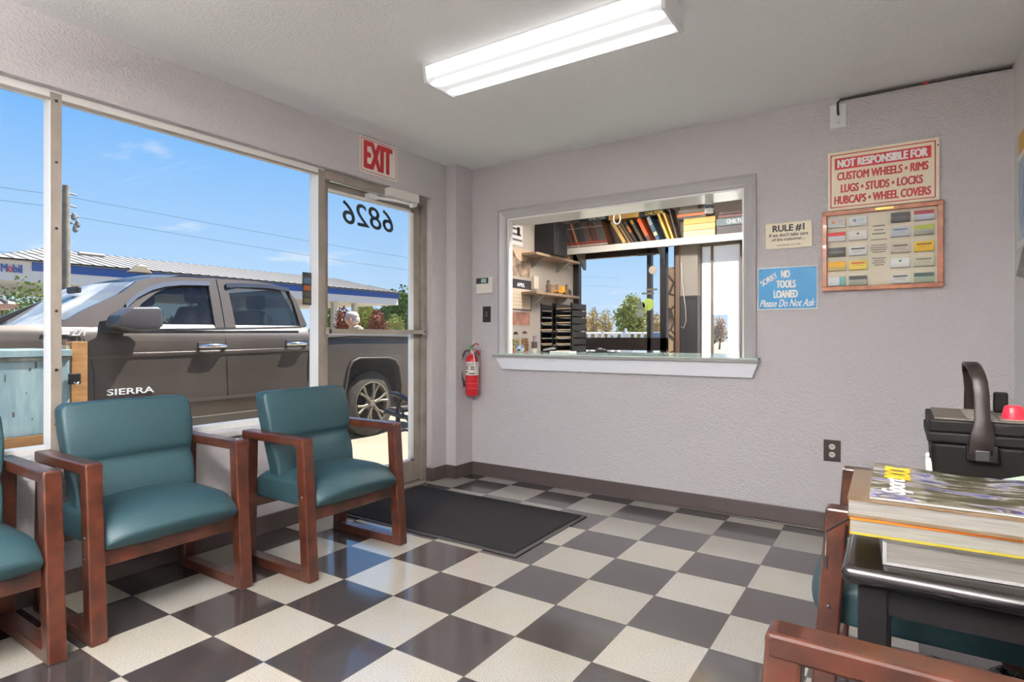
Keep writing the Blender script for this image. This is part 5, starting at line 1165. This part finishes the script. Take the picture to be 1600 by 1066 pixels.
MB().tube([(PX+.03, y1+.01, lt.z-.02), (PX+.045, y1+.016, lt.z-.03), (PX+.03, y1+.03, lt.z-.02)], .005, 8).build('padlock_shackle', STEEL, bx)

BY = .36
IRON = mat('cast_iron', (52, 54, 60), .4, metal=.5)
def bp_(u, v): p = on(u, v, 1, BY); return (p.x, BY, p.z)
bs = bp_(601, 645)
bn = thing('garden_bench', 'black cast iron garden bench end outside the glass door', 'bench', (bs[0]+.3, BY+.6, GZ+.10))
fl_ = GZ+.10
for dy in (0, 1.25):
    e = MB()
    e.tube([bp_(u, v) for u, v in ((611, 615), (618, 616), (628, 620), (640, 627), (655, 632), (672, 634))], [.018, .026, .024, .022, .020, .018], 8)
    e.tube([bp_(u, v) for u, v in ((628, 622), (622, 633), (620, 645), (622, 655), (620, 668), (616, 682), (614, 694))]+[(bp_(614, 694)[0]-.02, BY, fl_)], [.018, .015, .018, .022, .020, .016, .018, .026], 8)
    e.tube([bp_(u, v) for u, v in ((601, 646), (606, 643), (616, 647), (628, 651), (655, 655), (675, 657))], [.018, .028, .026, .022, .020, .02], 8)
    e.tube([bp_(u, v) for u, v in ((622, 634), (628, 640), (630, 648), (640, 660), (655, 664))], .012, 8)
    e.tube([bp_(u, v) for u, v in ((620, 676), (632, 672), (650, 674), (670, 676))], .012, 8)
    e.tube([bp_(682, 560), bp_(678, 600), bp_(674, 634), bp_(675, 657), bp_(680, 690), (bp_(684, 710)[0], BY, fl_)], .02, 8)
    for v in e.bm.verts: v.co.y += dy
    e.build('bench_end', IRON, bn, smooth=50)
sl = wood('bench_slat', (70, 58, 50), (92, 76, 62), .6, (8, 3, 3), 0)
for k in range(4):
    p = bp_(610+k*17, 643+k*3); MB().box(p[0]-.035, p[0]+.035, BY+.01, BY+1.26, p[2]+.012, p[2]+.032).build('seat_slat', sl, bn, bevel=.004)
for k in range(3):
    p = bp_(681-k*1.5, 572+k*22); MB().box(p[0]-.010, p[0]+.010, BY+.01, BY+1.26, p[2]-.04, p[2]+.04).build('back_slat', sl, bn, bevel=.004)

# ------------------------------------------------------------ fuel station, pole, trees across the road
SEAMW = mat('metal_roof', (147, 142, 135), .6)
cz0, cz1 = 3.95, 5.02
CX = -36.0
yl, yr = on(-8, 412, 0, CX).y, on(622, 459, 0, CX).y
gs = thing('fuel_station_canopy', 'fuel station canopy across the road with a ribbed pale roof and blue fascia band', 'canopy', (CX-6, (yl+yr)/2, GZ))
zt_, zm_, zb_ = on(560, 452.5, 0, CX).z, on(560, 460.5, 0, CX).z, on(560, 473, 0, CX).z
zt_ = on(120, 424, 0, CX).z if False else zt_
MB().box(CX-15, CX, yl, yr, zb_, zt_).build('fascia', mat('white_fascia', (206, 206, 206), .5), gs)
BLU = mat('fascia_blue', (28, 78, 158), .4)
yb0 = on(50, 420, 0, CX).y
hz = (zt_-zb_)
MB().box(CX, CX+.06, yb0, yr+.06, zt_-hz*.48, zt_-hz*.06).box(CX-15, CX, yr, yr+.06, zt_-hz*.48, zt_-hz*.06).build('blue_band', BLU, gs)
a, b = on(1, 428, 0, CX), on(36, 413, 0, CX)
m_ = b.y-a.y
for s_, f0, f1, M_, low in (('M', 0, .27, BLU, 1), ('o', .30, .50, mat('fascia_red', (206, 40, 50), .4), .74), ('b', .535, .735, BLU, 1.0), ('i', .78, .83, BLU, 1.0), ('l', .88, .93, BLU, 1.0)):
    text('sign_lettering', s_, M_, gs, (CX+.07, a.y+m_*(f0+f1)/2, zb_+hz*.38+hz*.36*low/2), (0, 1, 0), UP, m_*(f1-f0), hz*.36*low, bold=.04)
RX = CX-7.5; ez = zt_+.03
rl, rr_ = on(64, 394, 0, RX), on(528, 432.5, 0, RX); rz = (rl.z+rr_.z)/2
m = MB(); E_ = [(CX+.3, yl-.3, ez), (CX+.3, yr+.3, ez), (CX-15.3, yr+.3, ez), (CX-15.3, yl-.3, ez)]; P_ = [(RX, rl.y, rz), (RX, rr_.y, rz)]
m.face([E_[0], E_[1], P_[1], P_[0]]); m.face([E_[1], E_[2], P_[1]]); m.face([E_[2], E_[3], P_[0], P_[1]]); m.face([E_[3], E_[0], P_[0]])
m.face([(x, y, ez-.1) for x, y, z in E_])
y = yl
while y < yr:      # standing seams on the slope that faces the road
    t_ = min(1, (y-yl+.3)/max(.01, rl.y-yl+.3)) if y < rl.y else (min(1, (yr+.3-y)/max(.01, yr+.3-rr_.y)) if y > rr_.y else 1)
    xx = CX+.3+(RX-CX-.3)*t_; zz = ez+(rz-ez)*t_
    m.hexa([(CX+.3, y, ez), (CX+.3, y+.08, ez), (CX+.3, y+.08, ez+.035), (CX+.3, y, ez+.035)], [(xx, y, zz), (xx, y+.08, zz), (xx, y+.08, zz+.035), (xx, y, zz+.035)])
    y += .62
m.bm.faces.ensure_lookup_table()
for f in m.bm.faces[5:]: f.material_index = 1
m.build('roof', [SEAMW, mat('roof_seam', (98, 92, 84), .6)], gs)
MB().tube([(CX-2.6, on(143, 405, 0, CX-2.6).y+d, ez+(rz-ez)*2.9/7.8+.35) for d in (-.7, 0, .7)], .12, 6).build('roof_vent', mat('vent_grey', (120, 116, 110), .6), gs)
for u in (522, 554, 300, 100):
    p = on(u, 500, 0, CX-1.2); MB().box(CX-1.4, CX-1.0, p.y-.2, p.y+.2, GZ, zb_).build('column', mat('column_white', (190, 188, 184), .6), gs)
for yy in (yl+3, yr-8): MB().box(CX-13.5, CX-13.1, yy, yy+.4, GZ, zb_).build('column', MATS['column_white'], gs)
# low kiosk at the left
KX = -24.0
k0, k1 = on(-40, 470, 0, KX).y, on(34, 470, 0, KX).y; kz = on(10, 482, 0, KX).z; kr = on(20, 452, 0, KX-3).z
kb = thing('kiosk_building', 'small white building with a ribbed pale roof at the left, below the station sign', 'building', (KX-3, (k0+k1)/2, GZ))
MB().box(KX-6, KX-.4, k0, k1-.5, GZ, kz).build('wall', mat('kiosk_wall', (135, 132, 127), .7), kb)
MB().box(KX-.42, KX-.38, k0, k1-.5, GZ+.8, kz-.5).build('window', mat('kiosk_window', (80, 88, 92), .2), kb)
MB().box(KX-6.3, KX, k0, k1, kz, kz+.16).build('eaves', mat('kiosk_trim', (190, 150, 140), .6), kb)
m = MB(); m.hexa([(KX+.1, k0, kz+.16), (KX+.1, k1+.1, kz+.16), (KX-6.4, k1+.1, kz+.16), (KX-6.4, k0, kz+.16)], [(KX-3, k0, kr), (KX-3, k1-2.2, kr), (KX-3.2, k1-2.2, kr), (KX-3.2, k0, kr)])
y = k0
while y < k1:
    t_ = 1 if y < k1-2.2 else max(0, (k1-y)/2.2)
    m.hexa([(KX+.1, y, kz+.16), (KX+.1, y+.06, kz+.16), (KX+.1, y+.06, kz+.26), (KX+.1, y, kz+.26)], [(KX+.1-3.1*t_, y, kz+.16+(kr-kz-.16)*t_), (KX+.1-3.1*t_, y+.06, kz+.16+(kr-kz-.16)*t_), (KX+.1-3.1*t_, y+.06, kz+.26+(kr-kz-.16)*t_), (KX+.1-3.1*t_, y, kz+.26+(kr-kz-.16)*t_)]); y += .42
m.bm.faces.ensure_lookup_table()
for f in m.bm.faces[6:]: f.material_index = 1
m.build('roof', [SEAMW, MATS['roof_seam']], kb)
# utility pole
p = on(103, 450, 0, -31.5)
up_ = thing('utility_pole', 'grey wooden utility pole with insulators rising in front of the fuel station', 'pole', (p.x, p.y, GZ))
zt = on(103, 290, 0, -31.5).z
MB().lathe([(.20, GZ), (.19, zt*.5), (.15, zt)], (p.x, p.y, 0), 2, 12).build('pole', mat('pole_wood', (116, 110, 98), .8, var=(3, .1)), up_, smooth=60)
PG = mat('pole_iron', (110, 112, 112), .6)
for f, l in ((.96, .5), (.89, .5), (.835, .6), (.79, .6)): MB().tube([(p.x, p.y-l, zt*f+.05), (p.x, p.y, zt*f), (p.x, p.y+l*.9, zt*f-.05)], .045, 6).build('cross_arm', PG, up_)
for dy, f in ((.42, .83), (.5, .76), (.62, .79)): MB().lathe([(.06, 0), (.13, .1), (.10, .3), (.06, .36)], (p.x, p.y+dy*.8, zt*f-.2), 2, 8).build('insulator', PG, up_)
WIRE = mat('power_line', (58, 68, 80), .8, spec=.1)
wires = [((-32, p.y, zt*.95), (-32, -60, zt*1.0)), ((-32, p.y, zt*.88), (-32, -60, zt*.93)), ((-32, p.y, zt*.95), (-30, 75, zt*1.1)), ((-32, p.y, zt*.84), (-30, 75, zt*.96)), ((-32, p.y, zt*.60), (-32, -60, zt*.66))]
for k, (a, b) in enumerate(wires):
    a, b = Vector(a), Vector(b); pts = [a+(b-a)*t+Vector((0, 0, -1.0*math.sin(PI*t))) for t in [i/14 for i in range(15)]]
    MB().tube(pts, .009, 5).build('power_line', WIRE, label='thin power line strung %s' % ('left from the top of the utility pole', 'left from just below the pole top', 'right from the top of the utility pole', 'right from the middle of the utility pole', 'left from the lower part of the utility pole')[k], cat='power line', keep=True)
# trees
LEAF = [mat('leaf_green', c, .6, spec=.2) for c in ((74, 104, 48), (102, 124, 60), (140, 146, 78), (122, 74, 54), (166, 145, 96), (56, 84, 42), (196, 176, 158))]
BARK = mat('bark', (98, 82, 66), .9, var=(4, .2))
def tree(name, label, x, y, h, r, leaf, n, size, group=None, cat='tree', trunk=.35):
    t = thing(name, label, cat, (x, y, GZ), 0, group)
    c = (x, y, GZ+h-r[2]); m = MB()
    m.tube([(x, y, GZ), (x+.1*r[0], y, GZ+h*trunk), (x, y+.05*r[1], GZ+h*.7)], [h*.028, h*.022, h*.01], 8)
    for k in range(5):
        a = 2*PI*k/5; m.tube([(x+.1*r[0], y, GZ+h*trunk*.9), (x+r[0]*.5*math.cos(a), y+r[1]*.5*math.sin(a), GZ+h-r[2]*(1.0-.3*math.sin(k)))], [h*.012, h*.005], 6)
    m.build('trunk', BARK, t, smooth=60)
    m = MB(); m.leaves(c, r, n, size, .25)
    for k in range(6):
        a = 2*PI*k/6; m.leaves((x+r[0]*.55*math.cos(a), y+r[1]*.55*math.sin(a), GZ+h-r[2]*(.8+.5*math.sin(k*2.1))), tuple(v*.55 for v in r), n//7, size, .2)
    m.build('foliage', leaf, t)
def at(u, D):      # ground point in the direction of photo column u, D metres along the view axis
    q = CAM+(_F+_R*((u-U0)/FPX))*D; return q.x, q.y
def hgt(v, D): return CAM.z+(V0-v)/FPX*D-GZ
GB = 'trees and shrubs across the road'
for name, label, u, D, vtop, rw_, leaf, n, sz in (
    ('leafy_tree', 'small leafy tree in front of the station sign at the left', 47, 20, 436, .55, LEAF[1], 260, .085),
    ('leafy_tree', 'bushy green tree beside the kiosk roof at the left edge', 4, 30, 446, .8, LEAF[0], 260, .10),
    ('leafy_tree', 'tall green tree right of the fuel station canopy end', 632, 64, 452, 2.4, LEAF[0], 700, .24),
    ('leafy_tree', 'dark green tree far behind the right end of the canopy', 606, 84, 478, 2.1, LEAF[5], 500, .24),
    ('leafy_tree', 'yellow green tree between the canopy columns', 570, 72, 474, 1.6, LEAF[2], 500, .22),
    ('red_shrub', 'reddish brown shrub right of the white-haired person', 591, 44, 486, .85, LEAF[3], 420, .11),
    ('red_shrub', 'reddish brown shrub between the two white columns', 535, 46, 481, .65, LEAF[3], 380, .11),
    ('leafy_tree', 'green tree behind the left white column of the canopy', 513, 72, 472, 1.3, LEAF[1], 460, .2),
    ('leafy_tree', 'olive green tree low behind the left edge of the glass door', 526, 92, 486, 1.6, LEAF[0], 420, .24),
    ('leafy_tree', 'light green tree straight behind the white-haired person', 548, 106, 487, 2.0, LEAF[1], 420, .24),
    ('leafy_tree', 'dull green tree between the red shrub and the yellow green tree', 581, 122, 482, 2.2, LEAF[5], 420, .24),
    ('leafy_tree', 'pale yellow tree behind the right-hand red shrub', 597, 140, 484, 2.4, LEAF[2], 420, .24),
    ('leafy_tree', 'pale green shrub at the foot of the tall tree', 617, 46, 493, .8, LEAF[2], 420, .12)):
    x, y = at(u, D); h = hgt(vtop, D)
    tree(name, label, x, y, h, (rw_, rw_, h*.40), leaf, n, sz, GB)
# beyond the office window
for label, u, D, vtop, rw_, leaf, n in (
    ('pale yellow tree row, first tree from the left in the office window', 908, 62, 482, 1.0, LEAF[4], 420),
    ('pale yellow tree row, second tree from the left in the office window', 927, 76, 483, 1.2, LEAF[4], 420),
    ('pale yellow tree row, third tree from the left in the office window', 946, 92, 486, 1.5, LEAF[4], 420),
    ('big light green tree right of the yellow trees in the office window', 988, 46, 464, 1.45, LEAF[2], 1100),
    ('yellow tree right of the office window mullion', 1024, 74, 490, 1.2, LEAF[4], 420),
    ('pale pinkish shrub in the lower part of the office side door', 1124, 60, 496, .7, LEAF[6], 420)):
    x, y = at(u, D); h = hgt(vtop, D)
    tree('leafy_tree', label, x, y, h, (rw_, rw_, h*.42), leaf, n, .15, 'trees beyond the office window', trunk=.25)
# distant belt of trees closing the horizon
m = MB(); rt_ = random.Random(11); pts = [(-120, -60), (-112, 10), (-96, 60), (-62, 100), (-15, 118), (40, 110)]
for a, b in zip(pts, pts[1:]):
    a, b = Vector((*a, 0)), Vector((*b, 0)); n_ = int((b-a).length/3)
    for k in range(n_):
        q = a+(b-a)*(k+rt_.random())/n_; h_ = 3.0+2.2*rt_.random(); m.leaves((q.x, q.y, GZ+h_*.5), (2.6, 2.6, h_*.55), 55, .62, .1)
m.build('tree_belt', mat('far_leaves', (92, 104, 64), .7, var=(.25, 0), c2=(140, 124, 82), spec=.1), label='distant belt of trees along the horizon beyond the fuel station', cat='trees', kind='stuff')
# low white fence and a parked car seen through the office window
(x0, y0), (x1, y1) = at(895, 38), at(1060, 38)
fn = thing('white_fence', 'white picket fence beyond the car park in the office window', 'fence', ((x0+x1)/2, (y0+y1)/2, GZ))
d = Vector((x1-x0, y1-y0, 0)); nn = int(d.length/2.4)
for z in (.5, 1.5): MB().tube([(x0, y0, GZ+z), (x1, y1, GZ+z)], .06, 4).build('rail', WHITE, fn)
for k in range(nn+1):
    q = Vector((x0, y0, 0))+d*k/nn; MB().box(q.x-.06, q.x+.06, q.y-.06, q.y+.06, GZ, GZ+1.8).build('post', WHITE, fn)
m = MB(); dn = d.normalized(); np_ = int(d.length/.42)
for k in range(np_):
    q = Vector((x0, y0, 0))+d*(k+.5)/np_; m.box(q.x-.10, q.x+.10, q.y-.02, q.y+.02, GZ+.15, GZ+1.55+.08*math.sin(k*1.9))
m.build('pickets', WHITE, fn)
x, y = at(1046, 21)
cr_ = thing('parked_car', 'silver car parked beyond the office window at its right edge', 'car', (x, y, GZ))
CP = mat('silver_car_paint', (186, 188, 190), .3, metal=.5, coat=.4)
m = MB().prism([(y-2.1, GZ+.25), (y-2.15, GZ+.6), (y-1.2, GZ+.85), (y+1.9, GZ+.9), (y+2.1, GZ+.6), (y+2.05, GZ+.25)], 0, x-.85, x+.85); m.build('body', CP, cr_, bevel=.08, seg=3, smooth=50)
m = MB(); m.hexa([(x-.80, y-1.25, GZ+.84), (x+.80, y-1.25, GZ+.84), (x+.80, y+1.7, GZ+.88), (x-.80, y+1.7, GZ+.88)], [(x-.62, y-.45, GZ+1.38), (x+.62, y-.45, GZ+1.38), (x+.62, y+.9, GZ+1.38), (x-.62, y+.9, GZ+1.38)]); m.build('cabin_glass', mat('car_window', (60, 68, 74), .08, coat=.6), cr_, bevel=.04)
MB().box(x-.60, x+.60, y-.42, y+.85, GZ+1.375, GZ+1.41).build('roof', CP, cr_, bevel=.02)
for sx in (-.86, .66):
    for sy in (-1.3, 1.3): MB().lathe([(.20, 0), (.31, .01), (.32, .1), (.31, .19), (.20, .20)], (x+sx, y+sy, GZ+.32), 0, 24).build('wheel', MATS['tire_rubber'], cr_, smooth=40)
# stone faced column outside the office window
STONE = bpy.data.materials.new('field_stone'); STONE.use_nodes = True
t = STONE.node_tree; b_ = t.nodes['Principled BSDF']; tc = N(t, 'ShaderNodeTexCoord'); vo = N(t, 'ShaderNodeTexVoronoi', feature='DISTANCE_TO_EDGE'); vo.inputs['Scale'].default_value = 5.5
v2 = N(t, 'ShaderNodeTexVoronoi'); v2.inputs['Scale'].default_value = 5.5
for q in (vo, v2): t.links.new(tc.outputs['Object'], q.inputs['Vector'])
r_ = N(t, 'ShaderNodeValToRGB'); r_.color_ramp.elements[0].position = .03; r_.color_ramp.elements[0].color = (*lin((92, 76, 62)), 1); r_.color_ramp.elements[1].position = .10; r_.color_ramp.elements[1].color = (*lin((206, 178, 140)), 1)
t.links.new(vo.outputs['Distance'], r_.inputs[0]); t.links.new(r_.outputs[0], b_.inputs['Base Color']); b_.inputs['Roughness'].default_value = .9
bp = N(t, 'ShaderNodeBump'); bp.inputs['Distance'].default_value = .05; t.links.new(vo.outputs['Distance'], bp.inputs['Height']); t.links.new(bp.outputs[0], b_.inputs['Normal'])
a, b = on(1036, 500, 1, OYF+.9), on(1062, 500, 1, OYF+.9)
MB().box(a.x, b.x, OYF+.9, OYF+1.4, GZ, on(1045, 418, 1, OYF+.9).z).build('stone_column', STONE, label='tan field stone column outside the right edge of the office window', cat='column')

# ------------------------------------------------------------ person behind the truck bed
def skin(name, pts, edges, mats_, parent, lvl=2, root=0):
    me = bpy.data.meshes.new(name); me.from_pydata([p[:3] for p in pts], edges, []); o = bpy.data.objects.new(name, me); COL.objects.link(o)
    o.modifiers.new('skin', 'SKIN')
    for v, p in zip(me.skin_vertices[0].data, pts): v.radius = (p[3], p[4] if len(p) > 4 else p[3]); v.use_root = False
    me.skin_vertices[0].data[root].use_root = True
    sb = o.modifiers.new('sub', 'SUBSURF'); sb.levels = lvl; sb.render_levels = lvl
    dg = bpy.context.evaluated_depsgraph_get(); nm = bpy.data.meshes.new_from_object(o.evaluated_get(dg)); o.modifiers.clear(); o.data = nm; nm.name = name
    nm.materials.clear(); nm.materials.append(mats_)
    for p in nm.polygons: p.use_smooth = True
    nm.transform(WM[parent].inverted()); o.parent = parent; WM[o] = WM[parent]
    return o
px, py = at(560, 10.4)
ps = thing('person', 'white-haired person in a pale tan shirt standing beyond the truck bed', 'person', (px, py, GZ))
SKIN = mat('skin_tone', (206, 156, 132), .5)
SHIRT = mat('tan_shirt', (180, 162, 134), .8); TROUS = mat('grey_trousers', (84, 82, 84), .8); HAIR = mat('white_hair', (186, 172, 160), .8, bump=(90, .5, .004))
# local axes: fw = where the person looks (to the left in the photo, slightly towards us), rt = the person's right
fwv = (-_R*.86-_F*.5).normalized(); rtv = Vector((0, 0, 1)).cross(fwv)*-1
def B_(r, f, z): q = Vector((px, py, GZ+z))+rtv*r+fwv*f; return (q.x, q.y, q.z)
hd = Vector(on(543, 499, 1, py)); D0 = (hd-CAM).dot(_F); hd = CAM+(_F+_R*((543-U0)/FPX)+Vector((0, 0, 1))*((V0-500)/FPX))*10.4
hz_ = hd.z-GZ; hf = (hd-Vector((px, py, hd.z))).dot(fwv)
body = [B_(0, 0, .94)+(.13, .11), B_(0, 0, 1.12)+(.14, .11), B_(0, .03, 1.32)+(.16, .12), B_(0, hf*.35, 1.42)+(.09, .08), B_(0, hf*.75, hz_-.09)+(.05, .05), B_(0, hf, hz_+.02)+(.10, .115), B_(0, hf, hz_+.10)+(.07, .08), B_(0, hf+.05, hz_-.06)+(.05, .055),
        B_(.19, .05, 1.38)+(.06, .06), B_(.24, .08, 1.10)+(.045, .045), B_(.22, .24, .90)+(.034, .034), B_(.20, .33, .86)+(.03, .018),
        B_(-.19, .05, 1.38)+(.06, .06), B_(-.24, .08, 1.10)+(.045, .045), B_(-.22, .24, .90)+(.034, .034), B_(-.20, .33, .86)+(.03, .018),
        B_(.09, 0, .84)+(.09, .09), B_(.10, .02, .48)+(.06, .06), B_(.10, -.01, .10)+(.04, .04), B_(.10, .13, .045)+(.035, .03),
        B_(-.09, 0, .84)+(.09, .09), B_(-.10, .02, .48)+(.06, .06), B_(-.10, -.01, .10)+(.04, .04), B_(-.10, .13, .045)+(.035, .03)]
ed = [(0, 1), (1, 2), (2, 3), (3, 4), (4, 5), (5, 6), (5, 7), (2, 8), (8, 9), (9, 10), (10, 11), (2, 12), (12, 13), (13, 14), (14, 15), (0, 16), (16, 17), (17, 18), (18, 19), (0, 20), (20, 21), (21, 22), (22, 23)]
for s_, w_i in ((.20, 11), (-.20, 15)):
    for k in range(4):
        o_ = (k-1.5)*.020; body += [B_(s_+o_, .40, .835)+(.009, .009), B_(s_+o_, .44-.008*abs(k-1.4), .80)+(.008, .008)]; i = len(body)-2; ed += [(w_i, i), (i, i+1)]
    body += [B_(s_*.75, .37, .845)+(.010, .010), B_(s_*.72, .40, .82)+(.009, .009)]; i = len(body)-2; ed += [(w_i, i), (i, i+1)]
bo = skin('body', body, ed, SKIN, ps)
def face_part(nm, q, r, M_): MB().ball(q, r, 12).build(nm, M_, ps, smooth=60)
fc = Vector(B_(0, hf, hz_))
face_part('nose', fc+fwv*.118+Vector((0, 0, -.01)), (.018, .018, .022), SKIN)
for s_ in (-1, 1):
    face_part('ear', fc+rtv*s_*.105+Vector((0, 0, -.005)), (.02, .02, .034), SKIN); face_part('eye', fc+fwv*.104+rtv*s_*.034+Vector((0, 0, .022)), (.011, .011, .009), BLACKINK)
face_part('mouth', fc+fwv*.104+Vector((0, 0, -.062)), (.020, .020, .006), mat('lips', (168, 96, 88), .5))
m = MB(); m.ball(fc+Vector((0, 0, .070))-fwv*.055, (.116, .116, .078), 20); m.ball(fc+Vector((0, 0, -.0))-fwv*.085, (.104, .104, .10), 16); m.build('hair', HAIR, ps, smooth=60)
sh_ = [(*p[:3], p[3]+.018, p[4]+.018) for p in (B_(0, 0, .84)+(.155, .13), body[1], body[2], body[3], body[8], body[9], body[12], body[13])]
skin('shirt', sh_, [(0, 1), (1, 2), (2, 3), (2, 4), (4, 5), (2, 6), (6, 7)], SHIRT, ps)
tr_ = [(*p[:3], p[3]+.016, p[4]+.016) for p in (body[0], body[16], body[17], body[18], body[20], body[21], body[22])]
skin('trousers', tr_, [(0, 1), (1, 2), (2, 3), (0, 4), (4, 5), (5, 6)], TROUS, ps)
for i in (19, 23): p = Vector(body[i][:3]); MB().ball(p-fwv*.04, (.06, .06, .045), 12).ball(p+fwv*.05-Vector((0, 0, .005)), (.05, .05, .04), 12).build('shoe', BLACK, ps, smooth=60)
